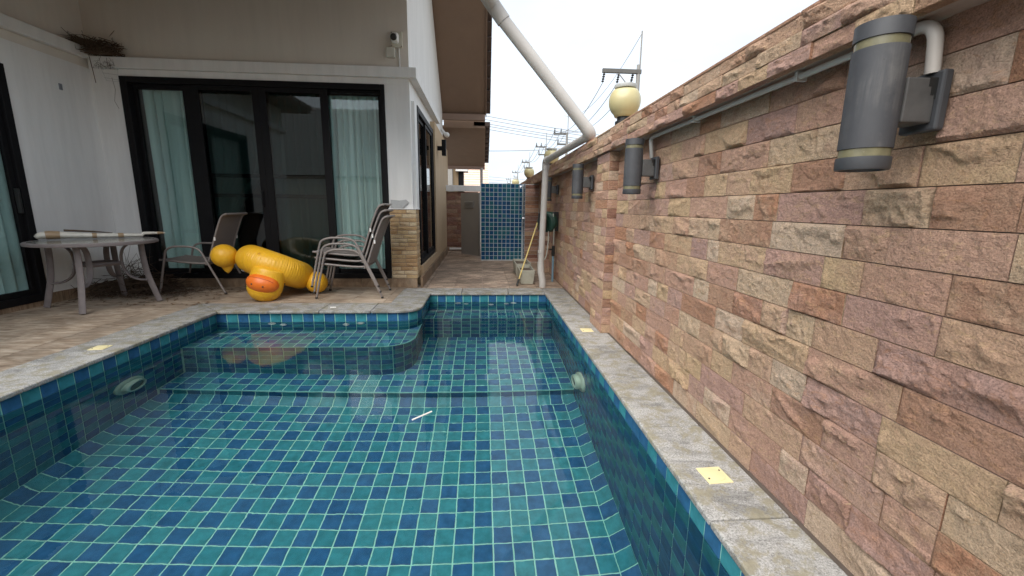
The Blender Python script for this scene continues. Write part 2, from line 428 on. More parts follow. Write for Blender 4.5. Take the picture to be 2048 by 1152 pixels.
surf((XR, YSF, -1.285), (0, YN - YSF, 0), (-.1, 0, -.08))                                        # right cove
surf((XL, YSF, -1.285), (XR - XL, 0, 0), (0, -.1, -.08))                                         # far cove
def inside_steps(p): return (p.y > YSF and p.z < ZS) or (p.y > YBF and p.z < ZB and p.x < XC - .05) or (p.y > YRB and p.z < ZB)
surf((XL, YF, ZC), (0, YN - YF, 0), (0, 0, -1.255), inside_steps)                                 # left wall
surf((XR, YN, ZC), (0, YB - YN, 0), (0, 0, -1.255), inside_steps)                                 # right wall
surf((XR, YN, ZC), (XL - XR, 0, 0), (0, 0, -1.255))                                               # near wall
surf((XL, YF, ZC), (-.95 - XL, 0, 0), (0, 0, ZB - ZC))                                            # wall above bench
surf((XC, 4.91, ZC), (0, YB - 4.91, 0), (0, 0, ZS - ZC), inside_steps)                            # lane left wall
for i in range(3):                                                                                # rounded deck corner
    a0, a1 = R_(-90 + 30 * i), R_(-90 + 30 * (i + 1)); c = V((-.95, 4.91, ZC)); r = .23
    p0 = c + V((math.cos(a0) * r, math.sin(a0) * r, 0)); p1 = c + V((math.cos(a1) * r, math.sin(a1) * r, 0))
    surf(p0, p1 - p0, (0, 0, ZB - ZC))
AR = .30; AC = V((XC - AR, YBF + AR, 0))
surf((XL, YBF, ZB), (XC - XL, 0, 0), (0, 4.9 - YBF, 0), None, 'bench')                            # bench seat
surf((XL, YBF, ZB), (AC.x - XL, 0, 0), (0, 0, ZS - ZB))                                           # bench riser
for i in range(4):
    a0, a1 = R_(-90 + 22.5 * i), R_(-90 + 22.5 * (i + 1))
    p0 = V((AC.x + math.cos(a0) * AR, AC.y + math.sin(a0) * AR, ZB)); p1 = V((AC.x + math.cos(a1) * AR, AC.y + math.sin(a1) * AR, ZB))
    surf(p0, p1 - p0, (0, 0, ZS - ZB))
surf((XC, AC.y, ZB), (0, 4.91 - AC.y, 0), (0, 0, ZS - ZB))
surf((XL, YSF, ZS), (XR - XL, 0, 0), (0, YBF - YSF, 0))                                           # long step
surf((-1.03, YBF, ZS), (XR + 1.03, 0, 0), (0, YRB - YBF, 0))                                      # lane floor
surf((XL, YSF, ZS), (XR - XL, 0, 0), (0, 0, -.1))                                                 # step riser
surf((XC, YRB, ZB), (XR - XC, 0, 0), (0, YB - YRB, 0))                                            # rear bench
surf((XC, YRB, ZB), (XR - XC, 0, 0), (0, 0, ZS - ZB))
surf((XC, YB, ZC), (XR - XC, 0, 0), (0, 0, ZB - ZC))
eye = V((0, 0, EYE))
inner = V((-1.0, 2.6, -.35)); lane_in = V((.1, 4.7, -.35))
shell = MB(); tiles = []
for k, (o, u, v, nu, nv, skip, poly) in enumerate(surfs):
    if poly == 'bench':
        bp = [(XL, YBF)] + [(AC.x + math.cos(R_(-90 + 9 * i)) * AR, AC.y + math.sin(R_(-90 + 9 * i)) * AR) for i in range(11)] + [(XC, 4.92), (XL, 4.92)]
        shell.add([(x, y, ZB) for x, y in bp], [tuple(range(len(bp)))])
    else: shell.add([o, o + u, o + u + v, o + v], [(0, 1, 2, 3)])
    n = u.cross(v).normalized(); ctr = o + u / 2 + v / 2
    ref = lane_in if ctr.y > 4.3 and ctr.x > -1 else inner
    if n.dot(ref - ctr) < 0 : n = -n
    if abs(u.normalized().cross(v.normalized()).z) > .99: n = V((0, 0, 1))
    for i in range(nu):
        for j in range(nv):
            c = o + u * ((i + .5) / nu) + v * ((j + .5) / nv)
            if skip and skip(c): continue
            par = (i + j + k) % 2
            if rng.random() < .05: par = 1 - par
            x, y, d = px_of(c)
            vis = d > .2 and -60 < x < 2110 and 560 < y < 1230
            area = abs(n.dot((eye - c).normalized())) / (eye - c).length_squared if vis else 0
            tiles.append([area, c, u / nu, v / nv, n, par, poly])
pool = struct(shell.build('pool_basin', M_GROUT), 'tiled swimming pool basin with pale green grout')
def tile_mesh(name, mat, w=1.0, h=1.0, t=.005, b=.03):
    """unit glazed tile, chamfered on top: 18 triangles"""
    m = MB(); a, c = .5, .5 - b
    vs = [(-a, -a, -.001), (a, -a, -.001), (a, a, -.001), (-a, a, -.001), (-a, -a, t * .6), (a, -a, t * .6), (a, a, t * .6), (-a, a, t * .6),
          (-c, -c, t), (c, -c, t), (c, c, t), (-c, c, t)]
    fs = [(0, 1, 5, 4), (1, 2, 6, 5), (2, 3, 7, 6), (3, 0, 4, 7), (4, 5, 9, 8), (5, 6, 10, 9), (6, 7, 11, 10), (7, 4, 8, 11), (8, 9, 10, 11)]
    m.add(vs, fs); me = bpy.data.meshes.new(name); me.from_pydata(m.v, [], m.f); me.materials.append(mat); return me
TM = [tile_mesh('teal_tile', M_TEAL), tile_mesh('blue_tile', M_BLUE)]
UV_ = np.array([v.co[:] for v in TM[0].vertices]); UF_ = [tuple(p.vertices) for p in TM[0].polygons]
def tile_matrix(c, du, dv, n, jt=JT):
    lu, lv = du.length, dv.length; uu = du.normalized(); vv = n.cross(uu).normalized()
    return Matrix(((uu.x * (lu - jt), vv.x * (lv - jt), n.x, c.x), (uu.y * (lu - jt), vv.y * (lv - jt), n.y, c.y), (uu.z * (lu - jt), vv.z * (lv - jt), n.z, c.z), (0, 0, 0, 1)))
tiles.sort(key=lambda q: -q[0])
rest = [MB(), MB()]
def in_bench(x, y, m=.004):
    if x > AC.x and y < AC.y: return math.hypot(x - AC.x, y - AC.y) <= AR - m
    return x <= XC - m
cnt = 0
for area, c, du, dv, n, par, poly in tiles:
    M = tile_matrix(c, du, dv, n)
    if poly == 'bench':
        cs = [M @ V((sx * .5, sy * .5, 0)) for sx, sy in ((-1, -1), (1, -1), (1, 1), (-1, 1))]
        ok = [in_bench(q.x, q.y) for q in cs]
        if not any(ok): continue
        if not all(ok):      # cut tile at the rounded nosing
            pts = []
            for a in range(4):
                for s in range(6):
                    q = cs[a].lerp(cs[(a + 1) % 4], s / 6)
                    if in_bench(q.x, q.y): pts.append((q.x, q.y))
            if len(pts) > 2:
                rest[par].add([(x, y, ZB + .005) for x, y in pts], [tuple(range(len(pts)))])
            continue
    if cnt < 300 and area > 0:
        o = bpy.data.objects.new('tile', TM[par]); COL.objects.link(o); o.matrix_world = M; o.parent = pool; cnt += 1
    else:
        rest[par].add([M @ V(q) for q in UV_], UF_)
for m, mat, nm in ((rest[0], M_TEAL, 'teal_tiles'), (rest[1], M_BLUE, 'blue_tiles')):
    me = bpy.data.meshes.new(nm); me.from_pydata(m.v, [], m.f); link(nm, me, mat, pool)['kind'] = 'stuff'
# rounded nosing beads along the step edges
nb = MB()
pth = [(XL, YBF - .002, ZB)] + [(AC.x + math.cos(R_(-90 + 9 * i)) * AR, AC.y + math.sin(R_(-90 + 9 * i)) * AR - .002, ZB) for i in range(11)] + [(XC, 4.75, ZB)]
nb.tube(pth, .009, 6)
nb.tube([(XL, YSF - .002, ZS), (XR, YSF - .002, ZS)], .010, 6)
nb.tube([(XC, YRB - .002, ZB), (XR, YRB - .002, ZB)], .009, 6)
nb.build('step_nosing', plain('teal_nosing', (.13, .38, .35), .3, var=.2), pool, smooth=60)
# jets
def jet(c, n, r):
    n = V(n); q = n.to_track_quat('Z', 'Y').to_matrix()
    m = MB(); m.lathe([(r, 0), (r, .012), (r * .82, .020), (r * .62, .020), (r * .5, .008), (.001, .008)], c, 20, q)
    return m.build('water_jet', M_WHITEP, pool, smooth=40)
for x, z, r in ((-2.32, -.195, .042), (-2.20, -.245, .036), (-1.52, -.245, .036), (-1.36, -.195, .042)): jet((x, YF - .004, z), (0, -1, 0), r)
for x, z, r in ((-.33, -.19, .040), (-.22, -.23, .032), (.12, -.27, .036), (.33, -.23, .032), (.43, -.19, .040)): jet((x, YB - .004, z), (0, -1, 0), r)
# underwater lights: one on each long wall
def pool_light(c, n, label):
    q = V(n).to_track_quat('Z', 'Y').to_matrix(); t = thing('underwater_light', label, 'pool light', c, group='round underwater lights in the pool walls')
    PL = bpy.data.materials.get('water_tinted_plastic') or plain('water_tinted_plastic', (.40, .52, .43), .4, var=.2, scale=14)  # white plastic, green dimming by the water put into its colour
    m = MB(); m.lathe([(.145, 0), (.145, .016), (.132, .028), (.10, .028), (.10, .0)], c, 36, q); m.build('mounting_ring', PL, t, smooth=40)
    m = MB(); m.lathe([(.105, .02), (.105, .062), (.094, .075), (.078, .075), (.078, .06)], c, 36, q); m.build('lamp_rim', PL, t, smooth=40)
    m = MB(); m.lathe([(.076, .055), (.076, .062), (.05, .068), (.001, .07)], c, 32, q); m.build('lens', plain('lens_glass', (.10, .13, .11), .15, var=.3, scale=60), t, smooth=50)
pool_light((XL + .005, 3.46, -.72), (1, 0, 0), 'round white underwater light on the left pool wall below the table side')
pool_light((XR - .005, 3.46, -.70), (-1, 0, 0), 'round white underwater light on the pool wall under the sandstone wall')
# water
w = MB()
w.add([(XL - .01, YN - .01, ZW), (XR + .01, YN - .01, ZW), (XR + .01, YF + .004, ZW), (XL - .01, YF + .004, ZW), (-.96, YF + .004, ZW), (XR + .01, YB + .01, ZW), (-.96, YB + .01, ZW)],
      [(0, 1, 2, 4, 3), (4, 2, 5, 6)])
wme = bpy.data.meshes.new('water'); wme.from_pydata(w.v, [], w.f)
struct(link('water', wme, M_WATER), 'still clear pool water mirroring the house and a strip of sky')

# ================================================================== coping
cop = MB(); cop.box(XL - .06, XR + .05, YN - .35, YN - .02, -.10, -.034)
cop.box(-3.28, XL - .012, YN - .3, 5.0, -.10, -.034); cop.box(XR + .012, 1.16, YN - .3, 5.96, -.10, -.034)
cop.box(-3.0, -1.0, YF + .012, 5.03, -.10, -.034); cop.box(-1.08, XC - .012, 4.95, 5.96, -.10, -.034); cop.box(XC, 1.16, YB + .012, 5.96, -.10, -.034)
coping = struct(cop.build('pool_coping', M_MORTAR), 'grey marble coping around the pool')
def slab(poly):
    m = MB(); m.prism(poly, -.032, 0.0); o = m.build('coping_slab', M_COPING, coping, bevel=.009, seg=3); return o
j = .0025
XLi, XRi, YFi, YBi, XLo, YFo, XCi, YBo = -2.87, .857, 4.645, 5.62, -3.30, 5.05, -.695, 5.98
ys = [YN - .34, .62, 1.32, 2.02, 2.68, 3.36, 4.05]
for a, b in zip(ys, ys[1:]): slab([(XLo, a + j), (XLi, a + j), (XLi, b - j), (XLo, b - j)])
slab([(XLo, 4.05 + j), (XLi, 4.05 + j), (XLi, YFi - j), (XLo, YFo - j)])
slab([(XLi + j, YFi), (-2.34, YFi), (-2.34, YFo), (XLo + j * 2, YFo)])
for a, b in ((-2.34, -1.80), (-1.80, -1.24)): slab([(a + j, YFi), (b - j, YFi), (b - j, YFo), (a + j, YFo)])
arc = [(-.95 + .255 * math.cos(R_(a)), 4.90 + .255 * math.sin(R_(a))) for a in range(-90, 1, 10)]
slab([(-1.24 + j, YFi)] + arc + [(XCi, YFo - j), (-1.24 + j, YFo - j)])
slab([(-1.10, YFo + j), (XCi, YFo + j), (XCi, YBi - j), (-1.10, YBo - j)])
for a, b in ((None, -.28), (-.28, .36), (.36, .857)):
    if a is None: slab([(XCi + j, YBi), (b - j, YBi), (b - j, YBo), (-1.10 + j * 2, YBo)])
    else: slab([(a + j, YBi), (b - j, YBi), (b - j, YBo), (a + j, YBo)])
ys = [-1.0, -.3, .05, .72, 1.34, 2.03, 2.70, 3.39, 4.10, 4.80, 5.42, 5.98]
for a, b in zip(ys, ys[1:]): slab([(XRi, a + j), (1.178, a + j), (1.178, b - j), (XRi, b - j)])
for a, b in ((-2.87, -2.2), (-2.2, -1.5), (-1.5, -.8), (-.8, -.1), (-.1, .857)): slab([(a + j, YN - .34), (b - j, YN - .34), (b - j, YN + .03), (a + j, YN + .03)])
# cream square covers let into the coping
def cover(x, y, label, rz=0):
    t = thing('drain_cover', label, 'cover', (x, y, 0), rz, 'cream plastic covers in the coping', world=False)
    m = MB(); m.box(-.055, .055, -.055, .055, -.002, .004); m.build('plate', M_CREAM, t, bevel=.002)
    m = MB(); m.lathe([(.043, .0041), (.043, .0055), (.040, .0062), (.001, .0062)], (0, 0, 0), 28); m.build('lid', M_CREAM, t, smooth=40)
    for a in (.6, 3.7): m = MB(); m.lathe([(.004, .004), (.004, .0068), (.001, .0068)], (.046 * math.cos(a), .046 * math.sin(a), 0), 8); m.build('screw', M_BLACKP, t)
cover(1.02, 1.60, 'cream square cover plate on the near right coping', .05)
cover(1.00, 3.83, 'small cream cover plate on the coping at the foot of the pilaster', 0)
cover(-3.06, 3.45, 'cream square cover plate on the left coping beside the deck', .1)

# ================================================================== deck floors
deck = MB(); deck.box(-4.97, -3.30, -1.0, 6.11, -.05, -.016); deck.box(-3.30, -1.10, 5.05, 6.11, -.05, -.0165); deck.box(-1.10, 1.2, 5.98, 13.4, -.05, -.016)
deck.box(-3.30, .857, -1.0, .005, -.05, -.016)
deck = struct(deck.build('deck_floor', M_JOINT), 'tiled deck floor between pool and house')
def unit_box(name, mat, b=.012):
    m = MB(); m.box(-.5, .5, -.5, .5, -.5, .5); me = bpy.data.meshes.new(name); me.from_pydata(m.v, [], m.f); me.materials.append(mat); return me
FT = [unit_box('floor_tile', M_DECK), unit_box('slate_tile', M_SLATE)]
def lay(x0, x1, y0, y1, kind, p=.4, jt=.004):
    i0, i1 = math.floor(x0 / p), math.ceil(x1 / p); j0, j1 = math.floor(y0 / p), math.ceil(y1 / p)
    for i in range(i0, i1):
        for k in range(j0, j1):
            a, b, c, d = max(x0, i * p), min(x1, i * p + p), max(y0, k * p), min(y1, k * p + p)
            if b - a < .02 or d - c < .02: continue
            o = bpy.data.objects.new('floor_tile', FT[kind]); COL.objects.link(o); o.parent = deck
            o.location = ((a + b) / 2, (c + d) / 2, -.010 + rng.uniform(-.0008, .0008)); o.scale = (b - a - jt, d - c - jt, .012)
lay(-4.95, -3.303, .6, 5.05, 0); lay(-4.95, -1.10, 5.053, 6.105, 0); lay(-.93, 1.19, 5.983, 11.25, 1, jt=.007)

# ================================================================== boundary wall of split sandstone
def upsample(a, ny, nx):
    h, w_ = a.shape; yy = np.linspace(0, h - 1.001, ny); xx = np.linspace(0, w_ - 1.001, nx)
    y0 = yy.astype(int); x0 = xx.astype(int); fy = (yy - y0)[:, None]; fx = (xx - x0)[None]
    fy = fy * fy * (3 - 2 * fy); fx = fx * fx * (3 - 2 * fx)
    return (a[y0][:, x0] * (1 - fy) * (1 - fx) + a[y0 + 1][:, x0] * fy * (1 - fx) + a[y0][:, x0 + 1] * (1 - fy) * fx + a[y0 + 1][:, x0 + 1] * fy * fx)
def rock(L, H, cell, depth, amp):
    """split-face block: length along +u, height along +v, relief along +w; edges dressed flat, middle broken"""
    nx = max(5, int(L / cell) + 1); ny = max(4, int(H / cell) + 1)
    u = np.linspace(0, L, nx); v = np.linspace(0, H, ny); U, Vv = np.meshgrid(u, v)
    d = np.minimum(np.minimum(U, L - U), np.minimum(Vv, H - Vv) * 1.0)
    h = np.full((ny, nx), 9.0)
    for _ in range(int(nrng.integers(3, 6))):           # broken facets
        a = nrng.normal(0, .16); b = nrng.normal(0, .30); cu, cv = nrng.uniform(.1, .9) * L, nrng.uniform(.15, .85) * H
        h = np.minimum(h, amp * nrng.uniform(.75, 1.25) + a * (U - cu) + b * (Vv - cv))
    h = np.clip(h, amp * .12, amp * 1.5)
    # stepped flakes: irregular scarps running along the block
    for _ in range(int(nrng.integers(2, 4)) + int(L / .14)):
        base = nrng.uniform(.1, .95) * H; wob = upsample(nrng.normal(0, .016, (2, max(3, int(L / .03) + 2))), ny, nx); sl = nrng.normal(0, .22)
        x0 = nrng.uniform(-.2, .8) * L; x1 = x0 + nrng.uniform(.25, .8) * L
        inx = np.clip(np.minimum(U - x0, x1 - U) / .02, 0, 1)
        s_ = np.clip(((base + wob + sl * (U - L / 2)) - Vv) / nrng.uniform(.004, .012), 0, 1)
        h = h - amp * nrng.uniform(.12, .38) * s_ * inx
    w1 = upsample(nrng.normal(0, 1, (4, max(3, int(L / .04) + 2))), ny, nx); w2 = upsample(nrng.normal(0, 1, (8, max(4, int(L / .014) + 2))), ny, nx)
    w3 = nrng.normal(0, 1, (ny, nx))
    h = h + amp * (.16 * w1 + .13 * w2 + .05 * w3)
    edge = np.clip(d / nrng.uniform(.006, .013), 0, 1)
    h = np.clip(h, 0, None) * edge
    n = nx * ny
    vs = np.zeros((n + 4, 3)); vs[:n, 0] = U.ravel(); vs[:n, 1] = Vv.ravel(); vs[:n, 2] = h.ravel()
    vs[n:] = [(0, 0, -depth), (L, 0, -depth), (L, H, -depth), (0, H, -depth)]
    i = np.arange(n).reshape(ny, nx)
    fs = [tuple(q) for q in np.stack([i[:-1, :-1], i[:-1, 1:], i[1:, 1:], i[1:, :-1]], -1).reshape(-1, 4)]
    fs += [tuple([n, n + 1] + list(i[0, ::-1])), tuple([n + 1, n + 2] + list(i[::-1, -1])), tuple([n + 2, n + 3] + list(i[-1, :])), tuple([n + 3, n] + list(i[:, 0]))]
    return vs, fs
def place_rock(vs, o, U, Vv, W): return o + vs[:, :1] * U + vs[:, 1:2] * Vv + vs[:, 2:] * W
AX = {'-x': (np.array([0, -1., 0]), np.array([0, 0, 1.]), np.array([-1., 0, 0])),      # on a face looking to -X
      '-y': (np.array([1., 0, 0]), np.array([0, 0, 1.]), np.array([0, -1., 0])),
      '+x': (np.array([0, 1., 0]), np.array([0, 0, 1.]), np.array([1., 0, 0])),
      '+y': (np.array([-1., 0, 0]), np.array([0, 0, 1.]), np.array([0, 1., 0]))}
def cell_for(d): return .0052 if d < 2.3 else .009 if d < 3.8 else .016 if d < 6 else .03
def stone_obj(name, parent, mat, o, L, H, face, amp=.016, depth=.03, cell=None, cols=None):
    U, Vv, W = AX[face]; o = np.array(o, float)
    c = o + U * L / 2 + Vv * H / 2
    vs, fs = rock(L, H, cell or cell_for(np.linalg.norm(c - [0, 0, EYE])), depth, amp)
    me = bpy.data.meshes.new(name); me.from_pydata((place_rock(vs, o, U, Vv, W)).tolist(), [], fs)
    for p in me.polygons: p.use_smooth = True
    me.set_sharp_from_angle(angle=R_(35))
    return link(name, me, mat, parent)
CX = 1.074
WX, WTOP, CAPZ0, CAPZ1 = 1.190, 1.66, 1.638, 1.80
PIL = [(3.73, 4.13), (7.42, 7.82), (11.1, 11.5)]
wall = thing('boundary_wall', 'tall boundary wall of split pink and tan sandstone along the pool', 'stone wall', (1.3, 4, 0))
m = MB(); m.box(1.20, 1.42, -1.2, 30, -.06, 1.79); m.build('wall_core', M_MORTAR, wall)
blocks = []
def courses(y0, y1, z0, z1, hc, lmin, lmax):
    n = max(1, round((z1 - z0) / hc)); hc = (z1 - z0) / n; out = []
    for k in range(n):
        y = y1; first = rng.uniform(.4, 1.0)
        while y > y0 + 1e-4:
            L = rng.uniform(lmin, lmax) * (first if y == y1 else 1)
            if rng.random() < .22: L *= .62
            if y - L < y0 + lmin * .5: L = y - y0
            out.append((y, z0 + k * hc, L, hc)); y -= L
    return out
segs = [(-1.2, PIL[0][0]), (PIL[0][1], PIL[1][0]), (PIL[1][1], PIL[2][0])]
for i, (a, b) in enumerate(segs): blocks += courses(a, b, .002, WTOP, .110, .17, .40)
def seen_area(y, z, L, H):
    x, yy, d = px_of((WX, y - L / 2, z + H / 2))
    return L * H / max(.3, (y - L / 2)) ** 3 if (d > .1 and x < 2150) else 0
blocks.sort(key=lambda b: -seen_area(*b))
JS = .0032
stuff_v = MB()
for k, (y, z, L, H) in enumerate(blocks):
    off = rng.uniform(-.002, .002)
    if k < 300:
        stone_obj('stone', wall, M_STONE, (WX + off, y - JS / 2, z + JS / 2), L - JS, H - JS, '-x', amp=rng.uniform(.007, .018))
    else:
        U, Vv, W = AX['-x']; vs, fs = rock(L - JS, H - JS, .03, .03, .015)
        stuff_v.add(place_rock(vs, np.array([WX + off, y - JS / 2, z + JS / 2]), U, Vv, W).tolist(), fs)
me = bpy.data.meshes.new('far_stones'); me.from_pydata(stuff_v.v, [], stuff_v.f); link('far_stones', me, M_STONE, wall)['kind'] = 'stuff'
# pilasters: face to the pool and cheek to the camera
PX = 1.105
for (a, b) in PIL[:2]:
    pm = MB(); pm.box(PX + .012, 1.21, a + .012, b - .012, -.06, CAPZ0 + .01); pil = pm.build('pilaster', M_MORTAR, wall)
    n = 20; hc = (CAPZ0 - .002) / n
    for k in range(n):
        z = .002 + k * hc
        if rng.random() < .55:
            s = rng.uniform(.16, .26); ll = [(b, s), (b - s, (b - a) - s)]
        else: ll = [(b, b - a)]
        for yy, L in ll: stone_obj('pilaster_stone', pil, M_STONE, (PX, yy - JS / 2, z + JS / 2), L - JS, hc - JS, '-x', amp=.010, depth=.02)
        stone_obj('cheek_stone', pil, M_STONE_RED if rng.random() < .3 else M_STONE, (PX + .004, a, z + JS / 2), 1.19 - PX, hc - JS, '-y', amp=.008, depth=.02)
# cap: three thin courses proud of the wall, slab on top
cm = MB(); cm.box(CX + .02, 1.50, -1.2, 30, CAPZ0 + .003, CAPZ1 - .004); capo = cm.build('wall_cap', plain('cap_render', (.36, .29, .25), .9, var=.2, scale=8, bump=.4), wall)
cb = courses(-1.2, 15.0, CAPZ0, CAPZ1, .054, .16, .42)
cb.sort(key=lambda b: -seen_area(*b))
stuff_c = MB()
for k, (y, z, L, H) in enumerate(cb):
    off = rng.uniform(-.005, .004)
    U, Vv, W = AX['-x']
    if k < 110: stone_obj('cap_stone', capo, M_STONE, (CX + off, y - JS / 2, z + JS / 2), L - JS, H - JS, '-x', amp=rng.uniform(.008, .016), depth=.04)
    else:
        vs, fs = rock(L - JS, H - JS, .03, .04, .012); stuff_c.add(place_rock(vs, np.array([CX + off, y - JS / 2, z + JS / 2]), U, Vv, W).tolist(), fs)
me = bpy.data.meshes.new('far_cap_stones'); me.from_pydata(stuff_c.v, [], stuff_c.f); link('far_cap_stones', me, M_STONE, capo)['kind'] = 'stuff'
# flat slabs on top of the cap, rough front lip
for k in range(16):
    y = -1.2 + k * .9
    m = MB(); m.box(CX - .004, 1.52, y + .003, y + .897, CAPZ1 - .003, CAPZ1 + .012); m.build('cap_slab', M_STONE, capo, bevel=.004)

# ================================================================== the house
house = thing('house', 'white house with brown eaves, black sliding doors and covered porch', 'house', (-3, 7, 0))
HY, SX, LX = 6.105, -.97, -4.95            # front wall, gable side wall, left wing wall
EY, EZ, RY, RZ_, FY, FZ, VX = 4.15, 3.13, 7.6, 6.45, 11.05, 3.38, .085   # eave, ridge, far eave, verge
def hp(name, mat, bevel=0, parent=None, **b):
    m = MB()
    for q in b['boxes']: m.box(*q)
    return m.build(name, mat, parent or house, bevel=bevel)
# front wall: strip left of the door, lintel, upper wall, column
hp('front_wall', M_WHITE, boxes=[(LX - .1, -4.61, HY, HY + .2, -.05, 2.735), (LX - .1, SX - .003, HY - .003, HY + .2, 2.732, 2.95), (-1.297, SX, HY, HY + .2, -.05, 2.7315)])
hp('upper_wall', M_BEIGE, boxes=[(LX - .1, SX - .0005, HY + .004, HY + .2, 2.9505, 4.92)])
# moulding along the front and round the corner
hp('moulding', M_WHITE, bevel=.006, boxes=[(LX + .05, -.865, HY - .07, HY - .004, 2.806, 2.935)])
hp('moulding', M_WHITE, bevel=.006, boxes=[(SX + .002, -.8655, HY - .0035, 9.2, 2.8055, 2.9345)])
# gable side wall (upper, white) and lower wall round the side window
m = MB(); m.prism([(HY + .006, 2.56), (HY + .006, 4.93), (RY, RZ_ - .06), (FY - .05, FZ + .02), (FY - .05, 2.56)], SX - .16, SX + .001, 'x'); m.build('gable_wall', M_WHITE, house)
TX = -.885
hp('side_wall', M_TAN, boxes=[(SX - .16, TX, 6.36, 10.7, -.05, .268), (SX - .16, TX, 8.36, 10.7, .2685, 2.70)])
hp('side_pier', M_WHITE, boxes=[(SX - .1, -.925, 6.2, 6.42, 1.1155, 2.5585), (SX - .1, -.945, 6.2, 6.42, .2686, 1.115)])
# stone clad foot of the corner column
cm = MB(); cm.box(-1.285, -.932, HY - .03, 6.39, .12, 1.10); colp = cm.build('stone_column', M_MORTAR, house)
n = 17; hc = (1.10 - .125) / n
for k in range(n):
    z = .125 + k * hc; x = -1.29; first = True
    while x < -.925:
        L = rng.uniform(.10, .24)
        if -.925 - x - L < .06: L = -.922 - x
        stone_obj('cladding_stone', colp, M_STONE_TAN, (x + .002, HY - .035, z + .002), L - .006, hc - .007, '-y', amp=.014, depth=.02, cell=.02); x += L
    y = HY - .035
    while y < 6.38:
        L = rng.uniform(.10, .2)
        if 6.39 - y - L < .05: L = 6.39 - y
        stone_obj('cladding_stone', colp, M_STONE_TAN, (-.930, y + .002, z + .002), L - .004, hc - .004, '+x', amp=.012, depth=.02, cell=.02); y += L
hp('ledge', M_WHITE, bevel=.004, boxes=[(-1.30, -.915, HY - .045, 6.40, 1.1005, 1.115)])
# left wing wall with its door opening
hp('left_wall', M_WHITE, boxes=[(LX - .18, LX, 5.062, HY + .1, -.05, 2.80), (LX - .18, LX, .85, 5.0615, 2.545, 2.7995), (LX - .18, LX, .85, 2.6, -.05, 2.5445)])
hp('left_upper_wall', M_BEIGE, boxes=[(LX - .18, LX - .004, .85, HY + .1, 2.8005, 3.45), (LX - .18, LX - .0045, 4.3, HY + .1, 3.4505, 4.9)])
hp('moulding', M_WHITE, bevel=.006, boxes=[(LX + .001, LX + .066, .80, HY - .0705, 2.90, 3.03)])
hp('left_wing_end', M_WHITE, boxes=[(-8.4, LX - .1805, .85, 1.0, -.05, 3.44)])
hp('rear_wall', M_TAN, boxes=[(-8.4, SX - .17, 10.6, 10.75, -.05, 3.2), (-8.4, -8.25, 1.0, 10.6, -.05, 3.44)])
# skirting tiles
sk = MB(); sk.box(-4.90, SX - .33, HY - .004, HY + .05, -.02, .118); sko = sk.build('skirting', M_JOINT, house)
def skirt(o0, o1, axis, fixed, z1=.118, t=.012):
    a = o0
    while a < o1 - .01:
        b = min(o1, a + .4); m = MB()
        if axis == 'x': m.box(a + .002, b - .002, fixed - t, fixed, -.012, z1)
        elif axis == 'y-': m.box(fixed, fixed + t, a + .002, b - .002, -.012, z1)
        m.build('skirting_tile', M_SKIRT, sko); a = b
skirt(-4.93, -1.30, 'x', HY - .004); skirt(.9, 6.08, 'y-', LX); skirt(-1.298, -.93, 'x', HY - .036, .122)
skirt(6.06, 10.65, 'y-', TX, .15, .03)
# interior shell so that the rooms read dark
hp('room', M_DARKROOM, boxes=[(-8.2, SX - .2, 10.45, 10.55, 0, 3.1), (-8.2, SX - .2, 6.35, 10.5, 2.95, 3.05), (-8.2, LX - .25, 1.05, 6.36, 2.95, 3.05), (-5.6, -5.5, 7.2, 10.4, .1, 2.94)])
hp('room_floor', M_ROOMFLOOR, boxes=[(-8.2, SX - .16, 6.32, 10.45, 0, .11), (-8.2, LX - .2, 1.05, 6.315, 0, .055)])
# front sliding door: outer frame, two fixed and two sliding leaves
door = MB()
fz0, fz1, fx0, fx1 = .122, 2.728, -4.606, -1.300
door.box(fx0, fx0 + .085, HY - .02, HY + .14, fz0, fz1); door.box(fx1 - .055, fx1, HY - .02, HY + .14, fz0, fz1)
door.box(fx0 + .0855, fx1 - .0555, HY - .02, HY + .14, fz1 - .075, fz1); door.box(fx0 + .0855, fx1 - .0555, HY - .02, HY + .14, fz0, fz0 + .07)
sd_ = door.build('sliding_door', M_BLACK, house, bevel=.004)
def leaf(x0, x1, y, sl, sr, glass, rails=True):
    z0, z1 = fz0 + .072, fz1 - .077
    m = MB(); m.box(x0, x0 + sl, y, y + .035, z0, z1); m.box(x1 - sr, x1, y, y + .035, z0, z1)
    m.box(x0 + sl, x1 - sr, y, y + .035, z1 - .055, z1); m.box(x0 + sl, x1 - sr, y, y + .035, z0, z0 + .055)
    m.build('leaf_frame', M_BLACK, sd_, bevel=.003)
    if rails:
        for zz in (1.235, 1.50): m = MB(); m.box(x0 + sl, x1 - sr, y + .045, y + .065, zz, zz + .05); m.build('mid_rail', M_BLACK, sd_)
    m = MB(); m.box(x0 + sl, x1 - sr, y + .014, y + .020, z0 + .055, z1 - .055); m.build('pane', glass, sd_)
leaf(-4.52, -3.68, HY + .065, .045, .06, M_GLASS, False)
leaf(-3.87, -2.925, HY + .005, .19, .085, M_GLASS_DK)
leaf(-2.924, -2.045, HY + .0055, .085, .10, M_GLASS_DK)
leaf(-2.16, -1.357, HY + .065, .06, .045, M_GLASS, False)
for zz in (2.68, 2.70): m = MB(); m.box(-2.0, -1.36, HY - .012, HY + .03, zz - .075, zz - .065); m.build('head_track', M_BLACK, sd_)
m = MB(); m.tube([(-2.98, HY - .002, 1.12), (-2.98, HY - .03, 1.13), (-2.98, HY - .03, 1.32), (-2.98, HY - .002, 1.33)], .009, 8); m.build('handle', M_BLACK, sd_, smooth=50)
